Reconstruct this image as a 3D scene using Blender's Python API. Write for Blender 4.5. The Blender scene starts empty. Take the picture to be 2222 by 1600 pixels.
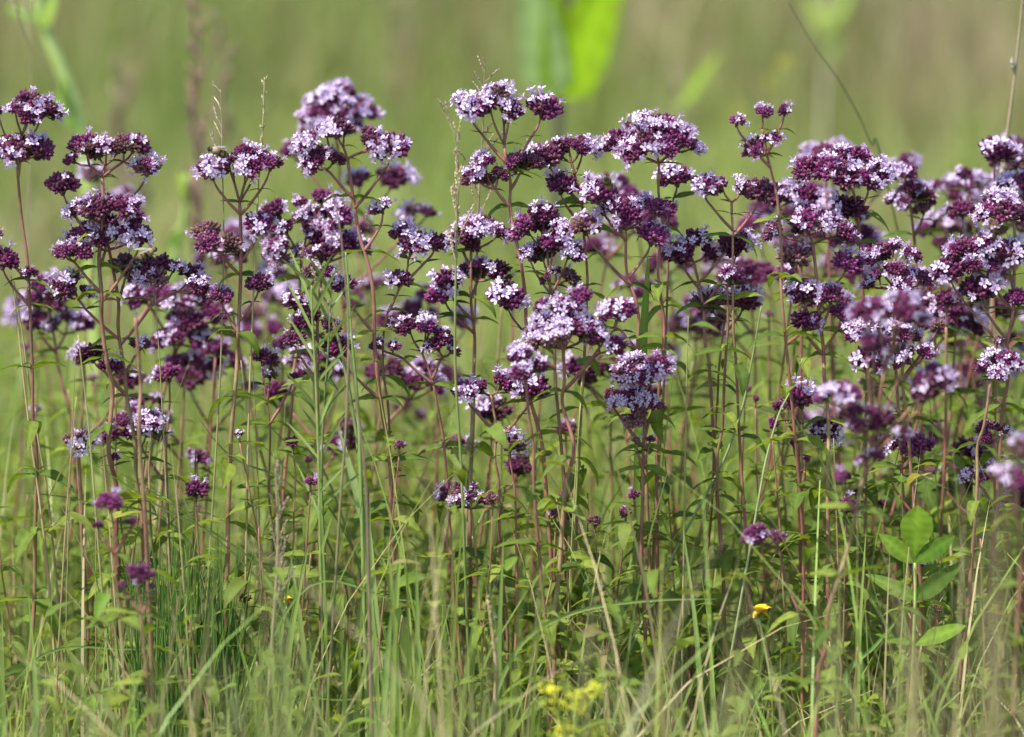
import bpy, math, random
import numpy as np
from mathutils import Vector, Matrix

# ------------------------------------------------------------------ camera, sky, sun, exposure
S = bpy.context.scene
R = math.radians
FPX = 2222 * 200 / 36.0            # focal length in photograph pixels
PITCH = R(9.4)
DIST = 3.5
CZ = 0.27
CAM = Vector((0, -DIST * math.cos(PITCH), CZ + DIST * math.sin(PITCH)))
cd = bpy.data.cameras.new('camera')
cam = bpy.data.objects.new('camera', cd)
S.collection.objects.link(cam)
cam.location = CAM
cam.rotation_euler = (R(90) - PITCH, 0, 0)
cd.lens = 200
cd.sensor_width = 36
cd.clip_start = 0.05
cd.clip_end = 2000
cd.dof.use_dof = True
cd.dof.focus_distance = DIST
cd.dof.aperture_fstop = 4.7
S.camera = cam

SUN_EL, SUN_AZ = R(60), R(-124)     # azimuth clockwise from +Y: the sun stands to the west, a little behind the camera
sun_dir = Vector((math.sin(SUN_AZ) * math.cos(SUN_EL), math.cos(SUN_AZ) * math.cos(SUN_EL), math.sin(SUN_EL)))
W = bpy.data.worlds.new('World')
S.world = W
W.use_nodes = True
nt = W.node_tree
bg = nt.nodes['Background']
sky = nt.nodes.new('ShaderNodeTexSky')
sky.sky_type = 'NISHITA'
sky.sun_disc = False
sky.sun_elevation = SUN_EL
sky.sun_rotation = SUN_AZ
nt.links.new(sky.outputs[0], bg.inputs[0])
bg.inputs[1].default_value = 0.15
sd = bpy.data.lights.new('sun', 'SUN')
sd.energy = 4.6
sd.angle = R(1.0)
sd.color = (1.0, 0.95, 0.87)
so = bpy.data.objects.new('sun', sd)
S.collection.objects.link(so)
so.rotation_euler = sun_dir.to_track_quat('Z', 'Y').to_euler()
so.location = sun_dir * 30
S.view_settings.view_transform = 'Standard'
S.view_settings.look = 'None'
S.view_settings.gamma = 1
S.view_settings.exposure = 0.75
S.render.engine = 'CYCLES'
S.cycles.use_denoising = True
S.cycles.max_bounces = 8
S.cycles.diffuse_bounces = 4
S.cycles.transmission_bounces = 4
S.cycles.use_adaptive_sampling = True
S.cycles.adaptive_threshold = 0.01

# ------------------------------------------------------------------ helpers
rnd = random.Random(11)
npr = np.random.default_rng(5)
COL = S.collection
CR = Matrix.Rotation(R(90) - PITCH, 3, 'X')


def at(px, py, Y=0.0):
    """photo pixel -> world point on the upright plane at depth Y"""
    d = CR @ Vector(((px - 1111) / FPX, (800 - py) / FPX, -1))
    t = (Y - CAM.y) / d.y
    return CAM + d * t


def pxm(Y=0.0):
    """metres per photo pixel at depth Y"""
    return (DIST + Y * math.cos(PITCH)) / FPX


class MB:
    def __init__(s):
        s.v, s.f, s.c = [], [], []

    def add(s, vs, fs, cs):
        o = len(s.v)
        s.v += [tuple(x) for x in vs]
        s.f += [tuple(i + o for i in f) for f in fs]
        s.c += [tuple(c) for c in cs]

    def mesh(s, name, mat, smooth=True):
        me = bpy.data.meshes.new(name)
        me.from_pydata(s.v, [], s.f)
        put_col(me, np.array(s.c, dtype=np.float32))
        me.materials.append(mat)
        if smooth:
            me.polygons.foreach_set('use_smooth', [True] * len(me.polygons))
        return me


def put_col(me, c):
    a = me.color_attributes.new('Col', 'FLOAT_COLOR', 'POINT')
    cc = np.ones((len(me.vertices), 4), dtype=np.float32)
    cc[:, :3] = c
    a.data.foreach_set('color', cc.ravel())


def np_mesh(name, v, f, c, mat):
    me = bpy.data.meshes.new(name)
    me.from_pydata(v.tolist(), [], f.tolist())
    put_col(me, c)
    me.materials.append(mat)
    me.polygons.foreach_set('use_smooth', [True] * len(me.polygons))
    return me


def obj(name, me, parent=None, mtx=None):
    o = bpy.data.objects.new(name, me)
    COL.objects.link(o)
    if parent is not None:
        o.parent = parent
    if mtx is not None:
        o.matrix_basis = mtx
    return o


def thing(name, label, cat, base, group=None):
    o = bpy.data.objects.new(name, None)
    COL.objects.link(o)
    o.empty_display_size = 0.02
    o.location = base
    tag(o, label, cat, group)
    return o


def tag(o, label=None, cat=None, group=None, kind=None):
    if label: o['label'] = label
    if cat: o['category'] = cat
    if group: o['group'] = group
    if kind: o['kind'] = kind
    return o


def lerp(a, b, t):
    return tuple(x + (y - x) * t for x, y in zip(a, b))


def jit(c, a, r=rnd):
    k = 1 + r.uniform(-a, a)
    return tuple(max(0, x * k * (1 + r.uniform(-a, a) * .35)) for x in c)


def frame(d):
    d = d.normalized()
    a = Vector((0, 0, 1)) if abs(d.z) < .95 else Vector((1, 0, 0))
    u = d.cross(a).normalized()
    return u, d.cross(u).normalized()


def tube(mb, pts, rad, cols, n=6, cap=True):
    pts = [Vector(p) for p in pts]
    N = len(pts)
    if not isinstance(rad, (list, tuple)): rad = [rad] * N
    if not isinstance(cols, list): cols = [cols] * N
    vs, fs, cs = [], [], []
    u = None
    for i, p in enumerate(pts):
        d = (pts[min(i + 1, N - 1)] - pts[max(i - 1, 0)])
        if d.length < 1e-9: d = Vector((0, 0, 1))
        d.normalize()
        if u is None:
            u, w = frame(d)
        else:
            u = (u - d * u.dot(d))
            u = u.normalized() if u.length > 1e-6 else frame(d)[0]
            w = d.cross(u)
        for k in range(n):
            a = 2 * math.pi * k / n
            vs.append(p + (u * math.cos(a) + w * math.sin(a)) * rad[i])
            cs.append(cols[i])
    for i in range(N - 1):
        for k in range(n):
            k2 = (k + 1) % n
            fs.append((i * n + k, i * n + k2, (i + 1) * n + k2, (i + 1) * n + k))
    if cap:
        fs.append(tuple(range(n - 1, -1, -1)))
        fs.append(tuple((N - 1) * n + k for k in range(n)))
    mb.add(vs, fs, cs)


def smooth_path(pts, n):
    """Catmull-Rom through pts, n samples a span"""
    pts = [Vector(p) for p in pts]
    if len(pts) < 3:
        return [pts[0].lerp(pts[-1], i / n) for i in range(n + 1)]
    P = [pts[0] * 2 - pts[1]] + pts + [pts[-1] * 2 - pts[-2]]
    out = []
    for i in range(1, len(P) - 2):
        for k in range(n):
            t = k / n
            a, b, c, d = P[i - 1], P[i], P[i + 1], P[i + 2]
            out.append(.5 * ((2 * b) + (c - a) * t + (2 * a - 5 * b + 4 * c - d) * t * t + (3 * b - a - 3 * c + d) * t ** 3))
    out.append(P[-2])
    return out


def rot_to(z, roll=0.0):
    """matrix whose +Z looks along z"""
    z = z.normalized()
    u, w = frame(z)
    m = Matrix((u, -w, z)).transposed()
    if m.determinant() < 0:
        m = Matrix((u, w, z)).transposed()
    return m.to_4x4() @ Matrix.Rotation(roll, 4, 'Z')


def xrot(x, up=Vector((0, 0, 1)), roll=0.0):
    """matrix whose +X looks along x and +Z about up"""
    x = x.normalized()
    y = up.cross(x)
    y = y.normalized() if y.length > 1e-5 else Vector((0, 1, 0))
    z = x.cross(y)
    return Matrix((x, y, z)).transposed().to_4x4() @ Matrix.Rotation(roll, 4, 'X')


def TRS(p, rot, s):
    if not isinstance(s, (tuple, list, Vector)): s = (s, s, s)
    return Matrix.Translation(p) @ rot @ Matrix.Diagonal((*s, 1))


# ------------------------------------------------------------------ materials
def plant_mat(name, transl=0.3, rough=0.5, val=0.25, hue=0.02, noise=0.0, nscale=300.0, spec=0.3, tcol=(1.0, 1.0, 0.6), bump=0.0):
    m = bpy.data.materials.new(name)
    m.use_nodes = True
    t = m.node_tree
    N, L = t.nodes, t.links
    p = N['Principled BSDF']
    out = N['Material Output']
    at_ = N.new('ShaderNodeAttribute'); at_.attribute_name = 'Col'
    oi = N.new('ShaderNodeObjectInfo')
    hsv = N.new('ShaderNodeHueSaturation')
    mr = N.new('ShaderNodeMapRange')
    mr.inputs['To Min'].default_value = 1 - val
    mr.inputs['To Max'].default_value = 1 + val
    L.new(oi.outputs['Random'], mr.inputs['Value'])
    vin = mr.outputs[0]
    if noise:
        tc = N.new('ShaderNodeTexCoord')
        nz = N.new('ShaderNodeTexNoise')
        nz.inputs['Scale'].default_value = nscale
        nz.inputs['Detail'].default_value = 3
        L.new(tc.outputs['Object'], nz.inputs['Vector'])
        m2 = N.new('ShaderNodeMapRange')
        m2.inputs['From Min'].default_value = .25
        m2.inputs['From Max'].default_value = .75
        m2.inputs['To Min'].default_value = 1 - noise
        m2.inputs['To Max'].default_value = 1 + noise
        L.new(nz.outputs[0], m2.inputs['Value'])
        mu = N.new('ShaderNodeMath'); mu.operation = 'MULTIPLY'
        L.new(vin, mu.inputs[0]); L.new(m2.outputs[0], mu.inputs[1])
        vin = mu.outputs[0]
        if bump:
            bp = N.new('ShaderNodeBump')
            bp.inputs['Strength'].default_value = bump
            bp.inputs['Distance'].default_value = 0.001
            L.new(nz.outputs[0], bp.inputs['Height'])
            L.new(bp.outputs[0], p.inputs['Normal'])
    L.new(vin, hsv.inputs['Value'])
    # hue drifts the other way so that light plants are a little yellower
    mh = N.new('ShaderNodeMapRange')
    mh.inputs['To Min'].default_value = .5 + hue
    mh.inputs['To Max'].default_value = .5 - hue
    L.new(oi.outputs['Random'], mh.inputs['Value'])
    L.new(mh.outputs[0], hsv.inputs['Hue'])
    L.new(at_.outputs['Color'], hsv.inputs['Color'])
    L.new(hsv.outputs[0], p.inputs['Base Color'])
    p.inputs['Roughness'].default_value = rough
    p.inputs['Specular IOR Level'].default_value = spec
    if transl:
        tr = N.new('ShaderNodeBsdfTranslucent')
        mc = N.new('ShaderNodeMixRGB'); mc.blend_type = 'MULTIPLY'; mc.inputs[0].default_value = 1
        mc.inputs[2].default_value = (*tcol, 1)
        L.new(hsv.outputs[0], mc.inputs[1])
        L.new(mc.outputs[0], tr.inputs[0])
        mx = N.new('ShaderNodeMixShader')
        mx.inputs[0].default_value = transl
        L.new(p.outputs[0], mx.inputs[1]); L.new(tr.outputs[0], mx.inputs[2])
        L.new(mx.outputs[0], out.inputs['Surface'])
    return m


M_BUD = plant_mat('calyx', .12, .45, .28, .012, tcol=(1, .7, .9), spec=.35)
M_PETAL = plant_mat('petal', .3, .55, .08, .012, tcol=(1, .95, 1), spec=.2)
M_STEM = plant_mat('stem', 0, .5, .22, .012, noise=.3, nscale=160, spec=.3, bump=.2)
M_LEAF = plant_mat('leaf', .46, .6, .28, .018, noise=.16, nscale=220, spec=.22, tcol=(1.15, 1.1, .45), bump=.35)
M_GRASS = plant_mat('grass_blade', .33, .45, .12, .01, spec=.35, tcol=(1.1, 1.1, .5))
M_STRAW = plant_mat('straw', .15, .55, .18, .01, noise=.15, nscale=120, spec=.3, tcol=(1, .9, .7))
M_FUZZ = plant_mat('bee_fuzz', 0, .85, .1, .0, noise=.3, nscale=1500, spec=.1, bump=.6)
M_WING = plant_mat('bee_wing', .5, .2, .05, .0, spec=.5, tcol=(1, 1, 1))

# linear colours
STEM_UP = (.29, .135, .102)
STEM_RED = (.25, .09, .068)
STEM_GREEN = (.30, .29, .11)
LEAF = (.20, .27, .042)
LEAF_D = (.125, .19, .03)

# ------------------------------------------------------------------ the ground
def ground():
    n = 48
    xs = np.concatenate([[-400, -120, -40, -15], np.linspace(-6, 6, n), [15, 40, 120, 400]])
    ys = np.concatenate([[-60, -20], np.linspace(-6, 16, n), [22, 40, 90, 200, 600]])
    V, C = [], []
    for y in ys:
        for x in xs:
            z = 0.012 * math.sin(x * 2.1 + .4) * math.cos(y * 1.7) - .012
            V.append((x, y, z)); C.append((.1, .12, .04))
    nx = len(xs)
    F = [(j * nx + i, j * nx + i + 1, (j + 1) * nx + i + 1, (j + 1) * nx + i) for j in range(len(ys) - 1) for i in range(nx - 1)]
    m = bpy.data.materials.new('meadow_soil')
    m.use_nodes = True
    t = m.node_tree
    p = t.nodes['Principled BSDF']
    tc = t.nodes.new('ShaderNodeTexCoord')
    n1 = t.nodes.new('ShaderNodeTexNoise'); n1.inputs['Scale'].default_value = 1.1; n1.inputs['Detail'].default_value = 5
    n2 = t.nodes.new('ShaderNodeTexNoise'); n2.inputs['Scale'].default_value = 60; n2.inputs['Detail'].default_value = 6
    cr = t.nodes.new('ShaderNodeValToRGB')
    cr.color_ramp.elements[0].position = .35; cr.color_ramp.elements[0].color = (.14, .19, .04, 1)
    cr.color_ramp.elements[1].position = .68; cr.color_ramp.elements[1].color = (.2, .17, .085, 1)
    mx = t.nodes.new('ShaderNodeMixRGB'); mx.blend_type = 'MULTIPLY'; mx.inputs[0].default_value = .8
    c2 = t.nodes.new('ShaderNodeValToRGB')
    c2.color_ramp.elements[0].position = .3; c2.color_ramp.elements[0].color = (.35, .33, .3, 1)
    c2.color_ramp.elements[1].position = .7
    for a in (n1, n2): t.links.new(tc.outputs['Object'], a.inputs['Vector'])
    t.links.new(n1.outputs[0], cr.inputs[0]); t.links.new(n2.outputs[0], c2.inputs[0])
    t.links.new(cr.outputs[0], mx.inputs[1]); t.links.new(c2.outputs[0], mx.inputs[2])
    t.links.new(mx.outputs[0], p.inputs['Base Color'])
    bp = t.nodes.new('ShaderNodeBump'); bp.inputs['Distance'].default_value = .02
    t.links.new(n2.outputs[0], bp.inputs['Height']); t.links.new(bp.outputs[0], p.inputs['Normal'])
    p.inputs['Roughness'].default_value = .95
    me = bpy.data.meshes.new('ground')
    me.from_pydata(V, [], F)
    me.materials.append(m)
    o = obj('ground', me)
    tag(o, 'grassy meadow ground under the flowers', 'ground', kind='structure')


ground()


# ------------------------------------------------------------------ grass as stuff (vectorised blades)
def blades(base, h, w, lean, ldir, face, col_lo, col_hi, K=5, droop=1.0):
    n = len(h)
    t = np.linspace(0, 1, K)[None, :]
    H = h[:, None]
    out = lean[:, None] * H * t ** (1.4 + droop * .8)
    z = H * (t - .28 * (lean[:, None] ** 2) * t ** 3)
    cx = base[:, 0:1] + np.cos(ldir)[:, None] * out
    cy = base[:, 1:2] + np.sin(ldir)[:, None] * out
    cz = base[:, 2:3] + z
    prof = np.clip((1 - t) * 1.25, 0, 1) ** .6 * (.6 + .4 * np.minimum(1, t * 4))
    ww = w[:, None] * prof * .5 + 1e-5
    dx, dy = np.cos(face)[:, None] * ww, np.sin(face)[:, None] * ww
    V = np.empty((n, K, 2, 3), dtype=np.float32)
    V[:, :, 0] = np.stack([cx - dx, cy - dy, cz], -1)
    V[:, :, 1] = np.stack([cx + dx, cy + dy, cz], -1)
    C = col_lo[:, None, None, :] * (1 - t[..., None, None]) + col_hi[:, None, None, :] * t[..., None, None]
    C = np.broadcast_to(C, (n, K, 2, 3)).astype(np.float32)
    idx = np.arange(n)[:, None] * K * 2
    k = np.arange(K - 1)[None, :] * 2
    a = idx + k
    F = np.stack([a, a + 1, a + 3, a + 2], -1).reshape(-1, 4)
    return V.reshape(-1, 3), F, C.reshape(-1, 3)


def patch(x, y):
    q = .5 + .22 * np.sin(x * 5.3 + y * 1.3 + 1.1) + .2 * np.sin(x * 9.1 - y * 2.3 + 4.0) + .2 * np.sin(x * 2.1 + y * 3.1 + 2.0)
    return np.clip(q, 0, 1.2) ** 1.6 * 1.25


def grass_field(name, label, n, ylo, yhi, xhalf, hmu, hsd, hmax, wmu, c_green, c_dry, dry, K, keep=None, lean=.35):
    y = npr.uniform(ylo, yhi, n)
    x = npr.uniform(-1, 1, n) * xhalf(y)
    if keep is not None:
        k = npr.uniform(0, 1, n) < keep(x, y)
        x, y = x[k], y[k]
    n = len(x)
    h = np.clip(npr.lognormal(math.log(hmu), hsd, n), .02, hmax)
    w = wmu * npr.uniform(.6, 1.5, n)
    dr = (npr.uniform(0, 1, n) < np.clip(dry * 2 * patch(x, y), 0, 1))[:, None]
    g = np.array(c_green)[None, :] * npr.uniform(.65, 1.35, (n, 1)) * (1 + npr.uniform(-.12, .12, (n, 3)))
    d = np.array(c_dry)[None, :] * npr.uniform(.7, 1.3, (n, 1))
    hi = np.where(dr, d, g)
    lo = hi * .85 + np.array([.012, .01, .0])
    b = np.stack([x, y, np.full(n, -.014)], -1)
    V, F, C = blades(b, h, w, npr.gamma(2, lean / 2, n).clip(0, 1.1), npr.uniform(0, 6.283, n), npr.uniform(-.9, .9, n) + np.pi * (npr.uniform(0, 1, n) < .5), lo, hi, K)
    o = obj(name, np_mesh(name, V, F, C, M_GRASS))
    tag(o, label, 'grass', kind='stuff')


XH = lambda y: .62 + (y + 1) * .13
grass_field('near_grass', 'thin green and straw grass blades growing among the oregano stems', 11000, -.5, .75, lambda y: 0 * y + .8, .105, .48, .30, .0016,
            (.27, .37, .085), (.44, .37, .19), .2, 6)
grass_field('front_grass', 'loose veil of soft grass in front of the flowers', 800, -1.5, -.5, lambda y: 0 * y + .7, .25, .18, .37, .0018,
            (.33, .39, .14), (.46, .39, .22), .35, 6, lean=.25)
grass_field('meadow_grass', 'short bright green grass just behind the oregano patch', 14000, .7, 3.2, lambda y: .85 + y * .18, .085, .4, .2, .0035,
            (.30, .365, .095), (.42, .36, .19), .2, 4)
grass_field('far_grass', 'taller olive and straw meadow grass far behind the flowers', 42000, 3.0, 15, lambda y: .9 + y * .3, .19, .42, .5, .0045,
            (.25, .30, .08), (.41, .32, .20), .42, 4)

# ------------------------------------------------------------------ leaf shapes
def leaf_mesh(name, L=1.0, wid=.46, fold=.3, curl=.35, twist=.0, c=LEAF, n=8, tip=1.3, peak=.72, vein=1.35, wav=0.0, mat=None, seed=0):
    """an ovate leaf along +X, midrib folded, tip bending down"""
    r = random.Random(seed)
    mb = MB()
    cols = 5
    vs, fs, cs = [], [], []
    for i in range(n + 1):
        t = i / n
        w = wid * .5 * (math.sin(math.pi * min(1, t ** peak)) ** .8) * (1 - .25 * t ** tip) + .012
        if i == n: w = .004
        ang = curl * t * 1.6
        x = math.sin(ang) / (curl * 1.6) if curl else t
        z = -(1 - math.cos(ang)) / (curl * 1.6) if curl else 0
        tw = twist * t
        for k in range(cols):
            s = (k / (cols - 1)) * 2 - 1
            yy = s * w
            zz = abs(s) * w * fold * (1.2 - .4 * abs(s)) + wav * w * math.sin(t * 13 + s * 2)
            y2 = yy * math.cos(tw) - zz * math.sin(tw)
            z2 = yy * math.sin(tw) + zz * math.cos(tw)
            vs.append((x * L, y2 * L, (z + z2) * L))
            k_ = vein if abs(s) < .1 else (1 + .12 * math.cos(i * math.pi))
            cs.append(tuple(q * k_ for q in lerp(c, jit(c, .1, r), .5)))
    for i in range(n):
        for k in range(cols - 1):
            a = i * cols + k
            fs.append((a, a + cols, a + cols + 1, a + 1))
    mb.add(vs, fs, cs)
    return mb.mesh(name, mat or M_LEAF)


LEAVES = [leaf_mesh('oregano_leaf', 1, .29 + .035 * (i % 4), .35 + .15 * (i % 3), [.3, .55, .8, 1.0, .45, .65][i % 6], [-.3, .2, .0, .35, -.15, .1][i % 6],
                    lerp(LEAF, LEAF_D, (i % 5) / 5), wav=.09, seed=i) for i in range(10)]
BRACTS = [leaf_mesh('small_leaf', 1, .34, .3, [.15, .4, .7][i], 0, lerp(LEAF_D, (.09, .10, .03), .4), n=5, seed=40 + i) for i in range(3)]


# low leaves as stuff
def undergrowth():
    V, F, C = [], [], []
    base = []
    for me in LEAVES[:6]:
        v = np.array([p.co[:] for p in me.vertices]); f = np.array([list(p.vertices) for p in me.polygons])
        base.append((v, f))
    off = 0
    for i in range(8000):
        v, f = base[i % 6]
        x, y = rnd.uniform(-.8, .8), rnd.uniform(-.35, .95)
        z = abs(rnd.gauss(0, .09)) * (1.0 if y > -.2 else .6) + .005
        s = rnd.uniform(.012, .028)
        m = np.array((xrot(Vector((math.cos(a := rnd.uniform(0, 6.283)), math.sin(a), rnd.uniform(-.3, .7))), roll=rnd.uniform(-.5, .5)) @ Matrix.Scale(s, 4)).to_3x3())
        V.append(v @ m.T + np.array([x, y, z])); F.append(f + off); off += len(v)
        c = np.array(jit(lerp(LEAF, LEAF_D, rnd.random()), .3))
        if rnd.random() < .06: c = np.array((.36, .32, .12)) * rnd.uniform(.6, 1.1)
        C.append(np.tile(c, (len(v), 1)))
    o = obj('undergrowth', np_mesh('undergrowth', np.vstack(V), np.vstack(F), np.vstack(C), M_LEAF))
    tag(o, 'low tangle of small green leaves at the foot of the oregano', 'undergrowth', kind='stuff')


undergrowth()

# ------------------------------------------------------------------ oregano flower heads
BUD_D = (.080, .009, .048)
BUD_L = (.172, .024, .110)
BUD_TIP = (.36, .085, .25)
PETAL = (.77, .63, .83)


def floret_mesh(seed):
    """a small two-lipped corolla opening along +Z: tube, notched upper lip, three lower lobes, stamens"""
    r = random.Random(seed)
    mb = MB()
    tl = .0030
    c0, c1 = (.62, .42, .68), jit(PETAL, .04, r)
    tube(mb, [(0, 0, -.0012), (0, 0, tl * .5), (0, 0, tl)], [.0005, .00065, .0011], [c0, c0, c1], 5, cap=False)
    for k, (a, ln, wd) in enumerate([(78, .0026, .0009), (102 + 10, .0024, .0008), (200, .0028, .00095), (270, .0031, .0011), (340, .0028, .00095)]):
        a = R(a + r.uniform(-12, 12))
        ln *= r.uniform(.85, 1.2); wd *= r.uniform(.9, 1.2)
        rise = r.uniform(.2, .75) if k > 1 else r.uniform(.7, 1.1)
        d = Vector((math.cos(a), math.sin(a), rise)).normalized()
        s = Vector((-math.sin(a), math.cos(a), 0))
        b = Vector((math.cos(a) * .0008, math.sin(a) * .0008, tl * .95))
        mid = b + d * ln * .55
        tip = b + d * ln - Vector((0, 0, .0003))
        mb.add([b - s * wd * .5, b + s * wd * .5, mid + s * wd, tip + s * wd * .45, tip - s * wd * .45, mid - s * wd, mid - Vector((0, 0, .00015))],
               [(0, 1, 6), (1, 2, 6), (2, 3, 6), (3, 4, 6), (4, 5, 6), (5, 0, 6)], [c1] * 7)
    for k in range(2):
        a = r.uniform(0, 6.28)
        tube(mb, [(0, 0, tl * .6), (math.cos(a) * .0008, math.sin(a) * .0008, tl + .0030)], [.00012, .00022], (.6, .4, .62), 3, cap=False)
    return mb


FLORET_MB = [floret_mesh(60 + i) for i in range(6)]
FLORETS = [m.mesh('floret', M_PETAL, smooth=False) for m in FLORET_MB]


def add_bud(mb, p, d, ln, rad, c, tipc, r):
    u, w = frame(d)
    vs, cs = [p.copy()], [tuple(x * .6 for x in c)]
    ring = [(.28, 1.0), (.68, .92)]
    n = 5
    ph = r.uniform(0, 6)
    for t, q in ring:
        for k in range(n):
            a = ph + 2 * math.pi * k / n
            vs.append(p + d * ln * t + (u * math.cos(a) + w * math.sin(a)) * rad * q)
            cs.append(c if t < .5 else lerp(c, tipc, .25))
    vs.append(p + d * ln); cs.append(tipc)
    fs = [(0, 1 + (k + 1) % n, 1 + k) for k in range(n)]
    fs += [(1 + k, 1 + (k + 1) % n, 1 + n + (k + 1) % n, 1 + n + k) for k in range(n)]
    fs += [(1 + n + k, 1 + n + (k + 1) % n, 1 + 2 * n) for k in range(n)]
    mb.add(vs, fs, cs)


HEADS = []        # (mesh, anchors) ; anchors = list of (pos, dir) in head space, head about 16 mm wide, base at origin, +Z up


def make_head(seed, rx, rz, nsp, young=False):
    r = random.Random(seed)
    mb = MB()
    anchors = []
    age = [0, .1, .05, .45, 0, .05, .3, 0, .8, .1, 0, .1][seed % 12]      # older heads turn brownish green
    lift = r.uniform(-.25, .35)
    # short stalk and calyx-green receptacle, hidden inside
    tube(mb, [(0, 0, -.001), (0, 0, rz * .35), (0, 0, rz * .62)], [.0009, rx * .34, rx * .16], [(.10, .10, .04), (.075, .04, .035), BUD_D], 7)
    # spikelets over the dome
    for i in range(nsp):
        k = (i + .5) / nsp
        th = math.acos(1 - k * 1.12)
        ph = i * 2.39996 + r.uniform(-.25, .25)
        n = Vector((math.sin(th) * math.cos(ph), math.sin(th) * math.sin(ph), math.cos(th)))
        axis = (n + Vector((0, 0, .35))).normalized()
        base = Vector((n.x * rx * .48, n.y * rx * .48, rz * .42 + n.z * rz * .16))
        u, w = frame(axis)
        sl = (rx * .62) * r.uniform(.85, 1.2)
        tone = r.random()
        c = lerp(BUD_D, BUD_L, min(1, max(0, tone ** 1.2 + lift)))
        c = lerp(c, (.19, .135, .07), age * r.random())
        tiers = 3
        for t in range(tiers):
            q = t / (tiers - 1)
            m = 5 if t < 2 else 3
            for j in range(m):
                a = j * 2 * math.pi / m + t * .63 + r.uniform(-.15, .15)
                rad = u * math.cos(a) + w * math.sin(a)
                d = (axis * (.55 + .7 * q) + rad * (1.0 - .55 * q)).normalized()
                p = base + axis * sl * (.08 + .62 * q) + rad * .0008
                cc = jit(c, .25, r)
                if r.random() < .12 and not young: cc = lerp(cc, (.16, .12, .05), .5)
                tipc = lerp(cc, BUD_TIP, r.uniform(.05, .85) if r.random() < .45 else 0)
                ln = r.uniform(.0034, .0045)
                add_bud(mb, p, d, ln, r.uniform(.00105, .0014), cc, tipc, r)
                if t > 0 or r.random() < .5:
                    anchors.append((p + d * ln * .8, d))
    # green-purple bracts below
    for j in range(6):
        a = j * 1.047 + r.uniform(-.3, .3)
        d = Vector((math.cos(a), math.sin(a), r.uniform(-.1, .5))).normalized()
        s = Vector((-math.sin(a), math.cos(a), 0))
        b = Vector((0, 0, rz * .16))
        ln = rx * r.uniform(.65, .95)
        wd = ln * .22
        c = lerp((.085, .11, .03), BUD_D, r.random() * .8)
        mb.add([b, b + d * ln * .5 + s * wd, b + d * ln, b + d * ln * .5 - s * wd, b + d * ln * .5 - Vector((0, 0, wd * .4))],
               [(0, 1, 4), (1, 2, 4), (2, 3, 4), (3, 0, 4)], [c] * 5)
    HEADS.append((mb.mesh('flower_head', M_BUD, smooth=False), anchors))


for i in range(9):
    make_head(100 + i, .0080 + .0007 * (i % 3), .0095 + .0008 * (i % 2), 9 + (i % 4))
for i in range(3):
    make_head(140 + i, .0048, .0085, 4, True)      # small young heads: index 9..11

BLOSSOM_CACHE = {}


def pick_open(an, cnt, r):
    """open florets come in clumps: anchors close to a few random sides of the head"""
    sides = [Vector((r.uniform(-1, 1), r.uniform(-1, 1), r.uniform(-.2, 1))).normalized() for _ in range(2)]
    order = sorted(range(len(an)), key=lambda k: -max(an[k][1].dot(q) for q in sides) + r.uniform(0, .95))
    return order[:max(0, min(len(an), cnt))]



def joined_blossoms(hi, openness, var):
    key = (hi, openness, var)
    if key not in BLOSSOM_CACHE:
        r = random.Random(hash(key) & 0xffff)
        mb = MB()
        an = HEADS[hi][1]
        for k in pick_open(an, int(openness * len(an) * .21), r):
            p, d = an[k]
            src = FLORET_MB[r.randrange(6)]
            m = TRS(p, rot_to(d, r.uniform(0, 6.28)), r.uniform(.82, 1.08))
            mb.add([m @ Vector(v) for v in src.v], src.f, src.c)
        BLOSSOM_CACHE[key] = mb.mesh('blossoms', M_PETAL, smooth=False)
    return BLOSSOM_CACHE[key]


NFLO = [0]


def place_head(root, base, pos, n, size, openness, sharp, r, hi=None):
    """one compact head of the inflorescence: bracts and buds, open florets as children"""
    if hi is None:
        hi = r.randrange(9)
    m, an = HEADS[hi]
    rot = rot_to(n, r.uniform(0, 6.28))
    o = obj('flower_head', m, root, TRS(pos - base, rot, size))
    if sharp:
        # florets open mostly on the sunny upper side
        cnt = int(openness * len(an) * .29 + r.random())
        ids = pick_open(an, cnt, r)
        R3 = rot.to_3x3()
        for k in ids:
            p, d = an[k]
            wd = R3 @ d
            if wd.y > .45:           # turned away behind the head
                continue
            f = obj('floret', FLORETS[r.randrange(6)], o, TRS(p, rot_to(d, r.uniform(0, 6.28)), r.uniform(.74, 1.02)))
            NFLO[0] += 1
    elif int(openness * len(an) * .21) >= 1 and round(openness, 1) * len(an) * .21 >= 1:
        f = obj('blossoms', joined_blossoms(hi, round(openness, 1), r.randrange(2)), o)
        f['kind'] = 'stuff'
    return o


def stem_col(t, r, red=.5, g=(0.2, 0)):
    c = lerp(STEM_UP, STEM_RED, min(1, max(0, .2 + t * .9 * red * 1.6)))
    k = g[0] + .32 * math.sin(t * 9 + g[1]) + r.gauss(0, .06)
    return lerp(c, STEM_GREEN, min(.85, max(0, k)))


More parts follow.
